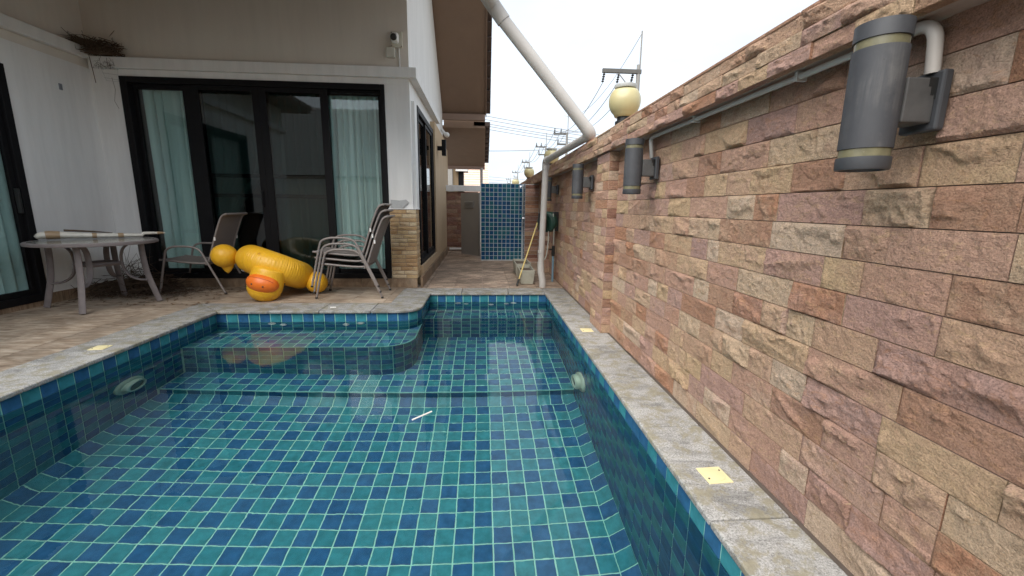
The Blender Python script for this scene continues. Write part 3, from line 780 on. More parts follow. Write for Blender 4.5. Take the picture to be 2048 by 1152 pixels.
# left wing sliding door
ld = MB(); x = LX
ld.box(x - .06, x + .02, 4.985, 5.06, .05, 2.54); ld.box(x - .06, x + .02, 2.605, 4.9845, 2.45, 2.54); ld.box(x - .06, x + .02, 2.605, 4.9845, .05, .13); ld.box(x - .06, x + .02, 2.605, 2.70, .131, 2.449)
ldo = ld.build('left_sliding_door', M_BLACK, house, bevel=.004)
for a, b in ((2.702, 3.82), (3.82, 4.984)):
    m = MB(); m.box(x - .06, x - .02, a, a + .06, .132, 2.448); m.box(x - .06, x - .02, b - .05, b, .132, 2.448); m.box(x - .06, x - .02, a + .06, b - .05, 2.39, 2.448); m.box(x - .06, x - .02, a + .06, b - .05, .132, .19)
    m.build('leaf_frame', M_BLACK, ldo, bevel=.003)
    m = MB(); m.box(x - .043, x - .037, a + .06, b - .05, .19, 2.39); m.build('pane', M_GLASS, ldo)
m = MB(); m.box(x - .018, x + .022, 4.945, 4.97, 1.02, 1.28); m.build('handle', M_BLACKP, ldo, bevel=.004)
# side window (gable side)
sw = MB(); x = -.925
sw.box(x - .1, x + .012, 6.42, 6.49, .27, 2.555); sw.box(x - .1, x + .012, 8.28, 8.358, .27, 2.555); sw.box(x - .1, x + .012, 6.4905, 8.2795, 2.47, 2.555); sw.box(x - .1, x + .012, 6.4905, 8.2795, .27, .345)
swo = sw.build('side_window', M_BLACK, house, bevel=.004)
for a, b, xx in ((6.492, 7.42, x - .05), (7.36, 8.278, x - .02)):
    m = MB(); m.box(xx - .015, xx + .015, a, a + .05, .346, 2.469); m.box(xx - .015, xx + .015, b - .06, b, .346, 2.469); m.box(xx - .015, xx + .015, a + .05, b - .06, 2.42, 2.469); m.box(xx - .015, xx + .015, a + .05, b - .06, .346, .40)
    m.build('leaf_frame', M_BLACK, swo)
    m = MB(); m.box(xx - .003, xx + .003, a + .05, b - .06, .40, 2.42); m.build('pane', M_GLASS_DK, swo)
# roof: two slopes, brown boarded underside, tiled verge, gutter
roof_m = MB(); tk = .05
def slope(y0, z0, y1, z1, x0, x1, t, mb):
    mb.add([(x0, y0, z0), (x1, y0, z0), (x1, y1, z1), (x0, y1, z1), (x0, y0, z0 + t), (x1, y0, z0 + t), (x1, y1, z1 + t), (x0, y1, z1 + t)],
           [(3, 2, 1, 0), (4, 5, 6, 7), (0, 1, 5, 4), (1, 2, 6, 5), (2, 3, 7, 6), (3, 0, 4, 7)])
slope(EY, EZ, RY, RZ_, -9, VX, tk, roof_m); slope(RY, RZ_, FY, FZ, -9, VX, tk, roof_m)
roof = roof_m.build('roof', M_SOFFIT, house)
fm = MB()
def strip(y0, z0, y1, z1, x0, x1, dn, upz):
    fm.add([(x0, y0, z0 - dn), (x1, y0, z0 - dn), (x1, y1, z1 - dn), (x0, y1, z1 - dn), (x0, y0, z0 + upz), (x1, y0, z0 + upz), (x1, y1, z1 + upz), (x0, y1, z1 + upz)],
           [(3, 2, 1, 0), (4, 5, 6, 7), (0, 1, 5, 4), (1, 2, 6, 5), (2, 3, 7, 6), (3, 0, 4, 7)])
strip(EY, EZ, RY, RZ_, VX + .001, VX + .022, .05, .07); strip(RY, RZ_, FY, FZ, VX + .001, VX + .022, .05, .07)
fm.build('verge_board', M_FASCIA, roof)
# roof tiles: stepped courses, separate pieces along the verge, sheets behind
def tile_run(y0, z0, y1, z1):
    Ls = math.hypot(y1 - y0, z1 - z0); n = int(Ls / .30); dy, dz = (y1 - y0) / Ls, (z1 - z0) / Ls   # from low to high
    ny, nz = -dz, dy
    if nz < 0: ny, nz = -ny, -nz
    for i in range(n):
        s0, s1 = i * Ls / n - .06, (i + 1) * Ls / n
        for (x0, x1, nm) in ((VX - .33, VX + .12, 'roof_tile'), (-9.0, VX - .335, 'tile_course')):
            m = MB(); h0, h1, t = .130, .065, .048
            a = lambda s, h, x: (x, y0 + dy * s + ny * h, z0 + dz * s + nz * h)
            m.add([a(s0, h0, x0), a(s0, h0, x1), a(s1, h1, x1), a(s1, h1, x0), a(s0, h0 + t, x0), a(s0, h0 + t, x1), a(s1, h1 + t, x1), a(s1, h1 + t, x0)],
                  [(3, 2, 1, 0), (4, 5, 6, 7), (0, 1, 5, 4), (1, 2, 6, 5), (2, 3, 7, 6), (3, 0, 4, 7)])
            m.build(nm, M_ROOFTILE, roof, bevel=.006 if nm == 'roof_tile' else 0)
tile_run(EY, EZ, RY, RZ_); tile_run(FY, FZ, RY, RZ_)
m = MB(); m.box(-9, VX, EY - .03, EY - .001, EZ - .12, EZ + .07); m.build('eave_board', M_FASCIA, roof)
m = MB(); m.box(-9, VX + .02, EY - .15, EY - .031, EZ - .08, EZ - .065); m.box(-9, VX + .02, EY - .165, EY - .15, EZ - .08, EZ + .04); m.box(VX + .005, VX + .02, EY - .15, EY - .031, EZ - .065, EZ + .04)
m.build('gutter', M_PIPE, roof)
# cross beam at the end of the gable verge and the lower rear roof beyond it
hp('verge_beam', M_FASCIA, boxes=[(SX + .0, VX - .01, FY - .10, FY + .03, FZ - .14, FZ - .004)])
lr = MB(); slope(FY + .34, FZ - .25, FY + 2.9, FZ - .96, -3.0, VX, .05, lr); lro = lr.build('rear_roof', M_SOFFIT, house)
m = MB(); m.box(-3.0, VX, FY + 2.9, FY + 2.95, FZ - 1.06, FZ - .89); m.build('eave_board', plain('pinkish_fascia', (.42, .30, .25), .6), lro)
for i in range(9):
    y = FY + .3 + i * .29; z = FZ - .25 - (i * .29) * .277
    m = MB(); m.box(VX - .3, VX + .12, y, y + .31, z + .04, z + .15); m.build('roof_tile', M_ROOFTILE, lro, bevel=.006)
hp('verge_gap_filler', M_SOFFIT, boxes=[(SX, VX - .012, FY + .30, FY + .335, FZ - .26, FZ + .3)])  # added filler: shuts out sky light so the gap between the roofs stays dark
hp('rear_wing_wall', M_TAN, boxes=[(-3.0, -.93, 10.76, 11.9, -.05, 2.62)])
m = MB(); m.tube([(-.02, FY + 2.86, 2.36), (-.02, FY + 2.86, .3)], .045, 10); m.build('downpipe', M_PIPE, house, smooth=50)
# left wing eave
lw = MB(); lw.box(-9, -4.45, .3, 4.1, 3.46, 3.54); lw.box(-9, -4.42, .27, 4.1, 3.541, 3.64); lw.build('left_wing_roof', M_SOFFIT, house)

# ------------------------------------------------------------------ curtains (hang inside: things of their own)
def curtain(label, x0, x1, y, z0, z1, folds, seed, cut=None, axis='x', tieback=False):
    r = random.Random(seed); nx, nz = int(abs(x1 - x0) * 60) + 2, 26; vs = []; fs = []
    ph = [r.uniform(0, 6.28) for _ in range(4)]
    for i in range(nx):
        u = i / (nx - 1)
        for k in range(nz):
            q = k / (nz - 1); z = z1 + (z0 - z1) * q; xs = x0 + (x1 - x0) * u
            if tieback:
                f = max(0, min(1, (1.75 - z) / .85)); xs = x0 + (x1 - x0) * u * (1 - .62 * f * f * (3 - 2 * f))
            w_ = .036 * math.sin(folds * 6.283 * u + ph[0] + .4 * math.sin(q * 2)) + .012 * math.sin(folds * 2.3 * 6.283 * u + ph[1]) + .012 * math.sin(5 * u + 3 * q + ph[2])
            vs.append((xs, y + w_, z) if axis == 'x' else (y + w_, xs, z))
    for i in range(nx - 1):
        for k in range(nz - 1): fs.append((i * nz + k, (i + 1) * nz + k, (i + 1) * nz + k + 1, i * nz + k + 1))
    m = MB(); m.add(vs, fs); o = m.build('curtain', M_CURTAIN, None, smooth=80)
    so = o.modifiers.new('cloth', 'SOLIDIFY'); so.thickness = .0025
    return tag(o, label, 'curtain', 'curtains behind the sliding doors')
curtain('pale teal curtain behind the leftmost pane of the front sliding door', -4.48, -3.72, HY + .165, .15, 2.74, 7, 1)
curtain('dim curtain swept aside behind the second pane of the front door', -3.80, -2.95, HY + .18, .16, 2.74, 8, 2, tieback=True)
curtain('dim curtain behind the third pane, behind the yellow float', -2.90, -2.10, HY + .18, .16, 2.74, 8, 3)
curtain('bright teal curtain behind the rightmost pane, behind the stacked chairs', -2.10, -1.34, HY + .165, .15, 2.74, 9, 4)
curtain('teal curtain behind the door glass at the left edge of the picture', 2.75, 5.052, LX - .125, .06, 2.52, 17, 5, axis='y')
curtain('grey curtain behind the side window glass facing the passage', 6.5, 8.2, -1.22, .2, 2.6, 12, 6, axis='y')

# ------------------------------------------------------------------ far end of the passage
sh = MB(); SY = 9.215
sh.box(-.03, .905, SY, SY + .12, -.03, 1.64); sh.box(.893, 1.19, 8.93, SY - .001, -.03, 1.62)
shower = thing('shower_wall', 'blue tiled shower wall at the end of the passage', 'tiled wall', (.4, SY, 0)); sh.build('wall_core', M_GROUT_W, shower)
SP = .0905
sh_t = [tile_mesh('shower_tile_green', m_tile('shower_green', (.02, .115, .17), (.03, .14, .18), (.018, .10, .16))), tile_mesh('shower_tile_blue', m_tile('shower_blue', (.012, .07, .17), (.02, .09, .20), (.012, .06, .14)))]
for i in range(10):
    for k in range(18):
        w_ = SP if i < 9 else .07
        c = V((-.025 + i * SP + w_ / 2, SY, .012 + (k + .5) * SP)); o = bpy.data.objects.new('tile', sh_t[rng.random() < .5]); COL.objects.link(o)
        o.matrix_world = tile_matrix(c, V((w_, 0, 0)), V((0, 0, SP)), V((0, -1, 0)), .009); o.parent = shower; o.matrix_parent_inverse = Matrix.Translation(-shower.location)
tm = MB()
for i in range(3):
    for k in range(18): tm.add([tile_matrix(V((.893, 8.935 + (i + .5) * SP, .012 + (k + .5) * SP)), V((0, SP, 0)), V((0, 0, SP)), V((-1, 0, 0)), .009) @ V(q) for q in UV_], UF_)
tm.build('side_tiles', sh_t[1].materials[0], shower)['kind'] = 'stuff'
for k in range(20):
    stone_obj('pier_stone', shower, M_STONE_RED if rng.random() < .5 else M_STONE, (.897, 8.925, .005 + k * .0805), .285, .076, '-y', amp=.012, depth=.02, cell=.03)
sf = thing('shower_fitting', 'chrome shower riser with head and tap on the tiled return wall', 'shower', (.87, 8.9, .5))
m = MB(); m.tube([(.872, 9.05, .75), (.872, 9.05, 1.52), (.86, 9.05, 1.58), (.80, 9.05, 1.60)], .010, 8); m.build('riser', M_CHROME, sf, smooth=50)
m = MB(); m.lathe([(.012, 0), (.045, -.03), (.045, -.04), (.001, -.04)], (.80, 9.05, 1.60), 18); m.build('shower_head', M_CHROME, sf, smooth=50)
m = MB(); m.tube([(.885, 9.05, .92), (.84, 9.05, .92)], .02, 10); m.tube([(.845, 9.0, .93), (.845, 9.1, .93)], .008, 8); m.build('tap', M_CHROME, sf, smooth=50)
# back wall of dark red stone with a white beam, grey metal door standing ajar
bw = thing('rear_stone_wall', 'low dark red stone wall under a white beam behind the passage', 'stone wall', (-.5, 11.3, 0))
m = MB(); m.box(-.93, -.10, 11.30, 11.42, -.05, 1.53); m.build('wall_core', M_MORTAR, bw)
for k in range(14):
    z = .002 + k * .109; x = -.93
    while x < -.101:
        L = rng.uniform(.16, .38)
        if -.10 - x - L < .1: L = -.10 - x
        stone_obj('stone', bw, M_STONE_RED, (x, 11.295, z), L - .004, .105, '-y', amp=.02, depth=.02, cell=.04); x += L
m = MB(); m.box(-.96, -.035, 11.22, 11.45, 1.54, 1.69); m.build('beam', M_WHITE, bw, bevel=.006)
m = MB(); m.box(-.035, 1.2, 11.28, 11.42, -.05, 1.5); m.build('rear_fill', M_WHITE, bw)
gd = thing('metal_door', 'grey metal door with a louvre standing ajar beside the shower', 'door', (-.06, 9.75, 0), math.atan2(.55, -.43), world=False)
m = MB(); m.box(0, .70, -.02, .02, .03, 1.46); m.build('door_panel', M_DOORGREY, gd, bevel=.004)
lv = MB(); lv.box(.19, .55, .0205, .026, 1.12, 1.30); lvo = lv.build('louvre', M_DOORGREY, gd)
for k in range(6):
    m = MB(); z = 1.135 + k * .026; m.add([(.2, .026, z), (.54, .026, z), (.54, .042, z - .012), (.2, .042, z - .012), (.2, .026, z + .008), (.54, .026, z + .008), (.54, .042, z - .004), (.2, .042, z - .004)],
          [(0, 1, 2, 3), (4, 5, 6, 7), (0, 1, 5, 4), (2, 3, 7, 6), (0, 3, 7, 4), (1, 2, 6, 5)]); m.build('slat', M_DOORGREY, lvo)
m = MB(); m.tube([(.0, 0, .03), (.0, 0, 1.47)], .014, 8); m.build('hinge_post', M_DOORGREY, gd)
m = MB(); m.tube([(-.86, 11.16, .055), (-.52, 11.16, .055)], .035, 12); tag(m.build('short_pipe', M_WHITEP, None, smooth=50), 'short white pipe lying at the foot of the dark stone wall', 'pipe')

# ================================================================== wall lamps
def wall_lamp():
    t = thing('wall_lamp', 'x', 'wall lamp', (0, 0, 0), 0, 'cylinder lamps on the sandstone wall', world=False)
    r = .059; c = (-.155, 0, 0)                       # origin on the wall at the bracket, axis 16 cm off it
    m = MB(); m.lathe([(r, -.13), (r, .125)], c, 40); m.build('body', M_LAMP, t, smooth=40)
    for z0, z1 in ((-.152, -.1305), (.1255, .147)): m = MB(); m.lathe([(r - .003, z0), (r - .003, z1)], c, 40); m.build('clear_ring', M_BAND, t, smooth=40)
    m = MB(); m.lathe([(r + .001, .1475), (r + .001, .188), (r - .006, .188), (r - .006, .16)], c, 40); m.build('top_rim', M_LAMPCAP, t, smooth=40)
    m = MB(); m.lathe([(r - .012, -.17), (r - .008, -.186), (r - .001, -.186), (r + .001, -.182), (r + .001, -.1525)], c, 40); m.build('bottom_rim', M_LAMPCAP, t, smooth=40)
    m = MB(); m.lathe([(r - .010, -.176), (.001, -.176)], c, 32); m.build('lens', plain('lamp_lens', (.45, .42, .38), .3), t)
    m = MB(); m.box(-.102, -.020, -.036, .036, -.062, .052); m.build('arm', plain('worn_bracket', (.07, .07, .07), .55, var=.5, scale=22), t, bevel=.004)
    m = MB(); m.box(-.020, .006, -.050, .050, -.082, .072); m.build('back_plate', M_LAMPCAP, t, bevel=.006)
    m = MB(); rr = random.Random(3)
    for k in range(5):                                # tar-like sealant runs on the bracket
        x = -.02 - rr.random() * .03; z = .052; L = rr.uniform(.02, .06); m.box(x - .004, x + .004, -.0368, -.0355, z - L, z)
    m.build('sealant_runs', M_BLACKP, t)
    for ch in t.children:
        for v in ch.data.vertices: v.co.z *= .95
    return t
L0 = wall_lamp()
lamp_labels = ['large charcoal cylinder lamp nearest the camera, high on the sandstone wall', 'charcoal cylinder lamp just before the stone pilaster',
               'grey cylinder lamp just beyond the stone pilaster', 'dark cylinder lamp farthest away, beside the white downpipe']
for i, (y, z) in enumerate(((1.10, 1.435), (2.87, 1.425), (4.55, 1.425), (6.62, 1.43))):
    loc = (1.168, y, z)
    if i == 0: L0.location = loc; L0['label'] = lamp_labels[0]; lp = L0
    else: lp = copy_tree(L0, loc, None, lamp_labels[i])
# conduit under the cap feeding the lamps
cd = thing('conduit', 'grey electrical conduit running under the wall cap with elbows down to the lamps', 'conduit', (1.15, 2, 1.6))
m = MB(); m.tube([(1.135, 1.26, 1.622), (1.135, 2.80, 1.622)], .011, 10); m.build('long_run', M_PIPE2, cd, smooth=50)
def bend(p0, p1, p2, r=.03, n=6):
    p0, p1, p2 = V(p0), V(p1), V(p2); a = p1 + (p0 - p1).normalized() * r; b = p1 + (p2 - p1).normalized() * r
    return [p0] + [a.lerp(p1, t).lerp(p1.lerp(b, t), t) for t in [i / n for i in range(n + 1)]] + [p2]
m = MB(); m.tube(bend((1.135, 2.80, 1.622), (1.135, 2.905, 1.622), (1.15, 2.905, 1.49), .035), .013, 10); m.build('elbow_drop', M_PIPE2, cd, smooth=50)
m = MB(); m.tube(bend((1.135, 1.27, 1.622), (1.138, 1.085, 1.622), (1.150, 1.085, 1.50), .05), .016, 12); m.build('elbow_drop', M_PIPE, cd, smooth=50)
for y in (1.55, 2.3): m = MB(); m.box(1.12, 1.16, y - .008, y + .008, 1.606, 1.64); m.build('clip', M_PIPE2, cd, bevel=.002)

# ================================================================== rain pipe from the eave over the wall top and down
rp = thing('rain_pipe', 'pale plastic rain pipe slanting from the eave to the wall and down beside it', 'pipe', (.86, 6.1, 0))
A, Bp, Cp, Dp = V((.105, 4.33, 2.97)), V((1.10, 4.40, 1.880)), V((.895, 6.10, 1.800)), V((.862, 6.10, 0.03))
m = MB(); m.tube([A, Bp + (A - Bp).normalized() * .05], .060, 20); m.build('slanting_pipe', M_PIPE, rp, smooth=50)
m = MB(); m.tube(bend((.02, 4.10, 3.0), A + V((-.02, -.01, .035)), A.lerp(Bp, .10), .06), .068, 20); m.build('top_elbow', M_PIPE, rp, smooth=50)
m = MB(); m.tube(bend(Bp.lerp(A, .06), Bp, Bp.lerp(Cp, .06), .06), .062, 20); m.build('wall_elbow', M_PIPE, rp, smooth=50)
m = MB(); m.tube([Bp.lerp(Cp, .02), Cp.lerp(Bp, .02)], .042, 18); m.build('wall_top_pipe', M_PIPE, rp, smooth=50)
m = MB(); m.tube(bend(Cp.lerp(Bp, .05), Cp, Cp.lerp(Dp, .07), .07), .052, 18); m.build('corner_elbow', M_PIPE, rp, smooth=50)
m = MB(); m.tube([Cp.lerp(Dp, .04), (.858, 6.10, .26), (.858, 6.10, .24)], .045, 18); m.build('downpipe', M_PIPE, rp, smooth=50)
m = MB(); m.tube([(.858, 6.10, .34), (.862, 6.09, .22), (.885, 6.07, .10), (.89, 6.07, -.01)], .051, 18); m.build('foot_bend', M_PIPE, rp, smooth=50)
for z in (.50, .33): m = MB(); m.tube([(.858, 6.10, z), (.858, 6.10, z + .035)], .051, 18); m.build('collar', M_PIPE, rp, smooth=50)

# ================================================================== globe lamps on the wall top
def globe():
    t = thing('globe_lamp', 'x', 'globe lamp', (0, 0, 0), 0, 'cream globe lamps on the wall top', world=False)
    m = MB(); m.lathe([(.07, 0), (.07, .03), (.055, .035), (.055, .07)], (0, 0, 0), 24); m.build('base', M_BLACKP, t, smooth=40)
    pr = [(.075, .065)] + [(.128 * math.sin(a) ** .85, .185 - .125 * math.cos(a)) for a in [R_(38 + 8.6 * i) for i in range(12)]]
    m = MB(); m.lathe(pr, (0, 0, 0), 32); m.build('globe', M_GLOBE, t, smooth=70)
    m = MB(); m.lathe([(.085, .285), (.09, .300), (.088, .312), (.001, .316)], (0, 0, 0), 28); m.build('top_ring', M_PIPE2, t, smooth=40)
    return t
G0 = globe()
gl = ['nearest cream globe lamp on the wall top, below the power pole', 'cream globe lamp half hidden behind the pipe on the wall top', 'small cream globe lamp above the hose reel end of the wall', 'tiny far cream globe lamp above the shower wall']
for i, (y, x) in enumerate(((3.60, 1.165), (7.30, 1.165), (10.7, 1.16), (14.9, 1.15))):
    loc = (x, y, CAPZ1 + .013 + .012 * (i == 0))
    if i == 0: G0.location = loc; G0['label'] = gl[0]
    else: copy_tree(G0, loc, None, gl[i])

# ================================================================== power poles and wires in the street behind
PXX = 7.3
def power_pole(y, ztop, kind, label, s=1.0):
    t = thing('power_pole', label, 'power pole', (PXX, y, -.06), group='concrete power poles along the street')
    m = MB(); m.tube([(PXX, y, -.06), (PXX, y, ztop)], [.16, .095], 8); m.build('post', M_GALV, t, smooth=30)
    m = MB(); m.tube([(PXX + .06, y, ztop - .5), (PXX + .06, y, ztop + 1.45)], .035, 6); m.build('rod', M_GALV, t)
    if kind == 0:
        ax = -1.72
        m = MB(); m.box(PXX + ax, PXX + .12, y - .10, y + .04, ztop - .40, ztop - .22); m.build('cross_arm', M_ARM, t, bevel=.01)
        m = MB(); m.tube([(PXX - .95, y - .06, ztop - .42), (PXX - .1, y - .06, ztop - 1.35)], .028, 6); m.build('brace', M_GALV, t)
        for dx in (-1.62, -.92, -.25):
            m = MB(); m.tube([(PXX + dx, y, ztop - .40), (PXX + dx, y + .25, ztop - .75)], .02, 6)
            for q in range(4):
                c = V((PXX + dx, y + .04 + q * .06, ztop - .45 - q * .085)); m.ball(c, (.07, .06, .045), 10, 6)
            m.build('insulator', M_BLACKP, t, smooth=60)
    else:
        for zz, w in ((ztop - .10, 1.15), (ztop - .95, .85)):
            m = MB(); m.box(PXX - w, PXX + .1, y - .06, y + .06, zz - .07, zz + .07); m.build('cross_arm', M_ARM, t)
            for dx in ((-w + .08, -w * .45) if zz > ztop - .5 else (-w + .08,)):
                m = MB(); m.lathe([(.03, 0), (.075, .06), (.03, .12), (.075, .2), (.03, .28), (.06, .36)], (PXX + dx, y, zz + .07), 8); m.build('insulator', M_BLACKP, t)
    return t
PP = [(20.8, 7.75), (37.7, 7.5), (50.2, 8.1), (67.5, 8.1), (89.0, 8.2), (112.0, 8.2)]
plabels = ['nearest concrete power pole with a single cross arm above the globe lamp', 'second power pole with two short arms beyond the slanting pipe', 'third power pole with two short arms left of the second',
           'fourth small power pole above the far globe lamp', 'fifth tiny power pole above the shower wall', 'farthest tiny power pole above the shower wall']
for i, (y, z) in enumerate(PP): power_pole(y, z, 0 if i == 0 else 1, plabels[i])
def wire(p, q, sag, r, label, grp='overhead wires', n=14):
    p, q = V(p), V(q); m = MB()
    m.tube([p.lerp(q, i / n) - V((0, 0, sag * 4 * (i / n) * (1 - i / n))) for i in range(n + 1)], r, 5)
    tag(m.build('overhead_wire', M_WIRE, None), label, 'wire', grp)
names = ['left', 'middle', 'right']
for k, dx in enumerate((-1.62, -.92, -.25)):
    for i in range(4):
        a = V((PXX + dx, PP[i][0] + (.25 if i == 0 else 0), PP[i][1] - (.78 if i == 0 else -.2))); w = (-1.07, -.52, -.05)[k] if i else dx
        if i: a.x = PXX + w
        b = V((PXX + (-1.07, -.52, -.05)[k], PP[i + 1][0], PP[i + 1][1] + .2))
        wire(a, b, .9, .016 + .004 * i, f'{names[k]} wire running from power pole {["one","two","three","four"][i]} away down the street')
wire((7.36, 20.8, 9.1), (7.0, 37.7, 8.9), 1.2, .012, 'thin wire from the tip of the nearest pole rod')
for k, (z0, z1) in enumerate(((6.75, 5.85), (6.50, 5.68), (6.27, 5.45), (6.12, 5.32), (5.92, 5.15))):
    wire((-4.5, 28, z0 + .8), (8.3, 28, z1 - .15), .12, .016, ['topmost', 'second', 'third', 'fourth', 'lowest'][k] + ' of five wires crossing the sky below the slanting pipe')
wire((-4.5, 30, 4.95), (7.0, 37.7, 6.2), .18, .022, 'thicker cable crossing low to the second power pole')
for k, z in enumerate((5.35, 4.95, 4.6, 3.6)): wire((-8, 55, z + .3), (7.3, 67, z), .1, .022, ['upper', 'second', 'third', 'lowest'][k] + ' of four far wires just above the shower wall')

# ================================================================== neighbours
nh = thing('neighbour_house', 'distant neighbour house with pinkish tile roof seen under the eave', 'house', (-1, 16, 0))
m = MB(); m.box(-4, -1.06, 15.6, 17.5, -.06, 3.0); m.build('wall', plain('grey_render', (.32, .31, .29), .8), nh)
m = MB(); m.box(-1.055, -.72, 15.9, 17.5, -.06, 3.0); m.build('side_wall', M_TAN, nh)
m = MB(); m.box(-.86, -.68, 15.84, 16.4, 1.2, 2.40); m.build('window', M_BLACK, nh)
m = MB(); m.box(-.95, -.52, 15.7, 16.5, 2.40, 2.52); m.build('window_hood', M_WHITE, nh)
mr = plain('pink_roof_tile', (.62, .44, .35), .7, var=.12, scale=3)
for i in range(14):
    z = 1.55 + i * .125; y = 19 + i * .22
    m = MB(); m.add([(-2.2, y, z), (.3, y, z), (.3, y + .3, z + .14), (-2.2, y + .3, z + .14), (-2.2, y + .02, z - .045), (.3, y + .02, z - .045), (.3, y + .32, z + .1), (-2.2, y + .32, z + .1)],
                    [(0, 1, 2, 3), (7, 6, 5, 4), (0, 1, 5, 4), (1, 2, 6, 5), (2, 3, 7, 6), (3, 0, 4, 7)]); m.build('roof_course', mr, nh)
# behind the camera, mirrored in the door glass: garden wall and a tiled roof
rw = MB(); rw.box(-8.4, 1.5, -4.3, -4.1, -.06, 1.9); tag(rw.build('garden_wall', M_BEIGE, None), 'plain beige garden wall behind the viewer, seen only mirrored in the glass', 'wall')
bh = thing('mirrored_house', 'grey roofed neighbour house seen only as a reflection in the rightmost pane', 'house', (-4, -9, 0))
m = MB(); m.box(-11, 5, -12, -7.2, -.06, 2.5); m.build('wall', M_WHITE, bh)
mr2 = plain('grey_roof_tile', (.17, .16, .155), .7, var=.15, scale=3)
for i in range(20):
    y = -6.9 - i * .24; z = 2.4 + i * .185
    m = MB(); m.add([(-12, y, z), (6, y, z), (6, y - .3, z + .21), (-12, y - .3, z + .21), (-12, y - .02, z - .06), (6, y - .02, z - .06), (6, y - .32, z + .14), (-12, y - .32, z + .14)],
                    [(3, 2, 1, 0), (4, 5, 6, 7), (4, 5, 1, 0), (5, 6, 2, 1), (6, 7, 3, 2), (7, 4, 0, 3)]); m.build('roof_course', mr2, bh)
m = MB(); m.prism([(-7.1, 2.36), (-11.7, 5.9), (-16, 2.36)], -11.6, 5.6, 'x'); m.build('roof_body', mr2, bh)

# ================================================================== sling chairs
def ribbon(prof, y0, y1, t=.006):
    """cloth stretched over a profile (x,z) between two rails"""
    m = MB(); n = len(prof); ny = 5; vs = []
    for s in (0, 1):
        for i, (x, z) in enumerate(prof):
            for k in range(ny):
                q = k / (ny - 1); sag = .012 * math.sin(math.pi * q) * (1 if .1 < i / (n - 1) < .95 else .2)
                vs.append((x + sag * .4, y0 + (y1 - y0) * q, z - sag - s * t))
    N = n * ny; fs = []
    for i in range(n - 1):
        for k in range(ny - 1):
            a = i * ny + k; fs += [(a, a + 1, a + ny + 1, a + ny), (N + a + ny, N + a + ny + 1, N + a + 1, N + a)]
    for i in range(n - 1):
        for k in (0, ny - 1): a = i * ny + k; fs.append((a, a + ny, N + a + ny, N + a))
    for k in range(ny - 1):
        for i in (0, n - 1): a = i * ny + k; fs.append((a, a + 1, N + a + 1, N + a))
    return m.add(vs, fs)
def smoothpath(P, it=2):
    P = [V(p) for p in P]
    for _ in range(it):
        Q = [P[0]]
        for a, b in zip(P, P[1:]): Q += [a.lerp(b, .25), a.lerp(b, .75)]
        P = Q + [P[-1]]
    return P
def chair():
    t = thing('patio_chair', 'x', 'chair', (0, 0, 0), 0, 'taupe sling patio chairs', world=False)
    W = .26
    for s in (-1, 1):
        y = s * W
        m = MB(); m.tube([(.40, y * 1.0, .012), (.285, y, .49)], .0135, 8, flat=(1, 1)); m.build('front_leg', M_TAUPE, t, smooth=50)
        m = MB(); m.tube([(.4035, y, -.002), (.400, y, .018)], .016, 8); m.build('foot_cap', M_BLACKP, t)
        m = MB(); m.tube(smoothpath([(.285, y, .49), (.26, y, .575), (.165, y, .612), (.05, y, .612), (-.06, y, .608), (-.145, y, .572), (-.185, y, .49)], 2), .0135, 8); m.build('armrest', M_TAUPE, t, smooth=50)
        m = MB(); m.tube([(-.185, y, .49), (-.40, y * 1.0, .012)], .0135, 8); m.build('rear_leg', M_TAUPE, t, smooth=50)
        m = MB(); m.tube([(-.4035, y, -.002), (-.398, y, .018)], .016, 8); m.build('foot_cap', M_BLACKP, t)
        yi = s * (W - .025)
        m = MB(); m.tube(smoothpath([(.37, yi, .438), (.30, yi, .432), (.05, yi, .405), (-.12, yi, .392), (-.215, yi, .40), (-.25, yi, .48), (-.335, yi, .74), (-.42, yi, .955), (-.455, yi, 1.005), (-.50, yi, 1.02)], 2), .013, 8)
        m.build('side_rail', M_TAUPE, t, smooth=50)
        m = MB(); m.box(-.345, -.325, yi + s * .008 - .007, yi + s * .008 + .007, .685, .73); m.build('plastic_clip', M_WHITEP, t, bevel=.003)
    m = MB(); m.tube([(-.50, -W + .02, 1.02), (-.50, W - .02, 1.02)], .014, 8); m.build('top_bar', M_TAUPE, t, smooth=50)
    for x, z in ((.31, .415), (-.2, .385)): m = MB(); m.tube([(x, -W + .004, z), (x, W - .004, z)], .011, 8); m.build('cross_bar', M_TAUPE, t, smooth=50)
    ribbon([(.38, .442), (.30, .440), (.18, .425), (.05, .412), (-.08, .402), (-.19, .398), (-.225, .412)], -W + .03, W - .03).build('seat', M_SLING, t, smooth=50)
    ribbon([(-.232, .425), (-.255, .50), (-.30, .64), (-.34, .755), (-.39, .885), (-.43, .985), (-.455, 1.01), (-.49, 1.022)], -W + .03, W - .03).build('backrest', M_SLING, t, smooth=50)
    return t
C0 = chair(); C0.location = (-3.715, 5.845, 0); C0.rotation_euler = (0, 0, math.pi); C0['label'] = 'taupe sling patio chair standing alone between the table and the yellow float'
for i, lab in enumerate(('bottom taupe sling chair of the stack of three by the stone column', 'middle taupe sling chair of the stack of three by the stone column', 'topmost taupe sling chair of the stack of three by the stone column')):
    copy_tree(C0, (-1.668 - i * .022, 5.565, i * .072), math.pi + .02, lab)

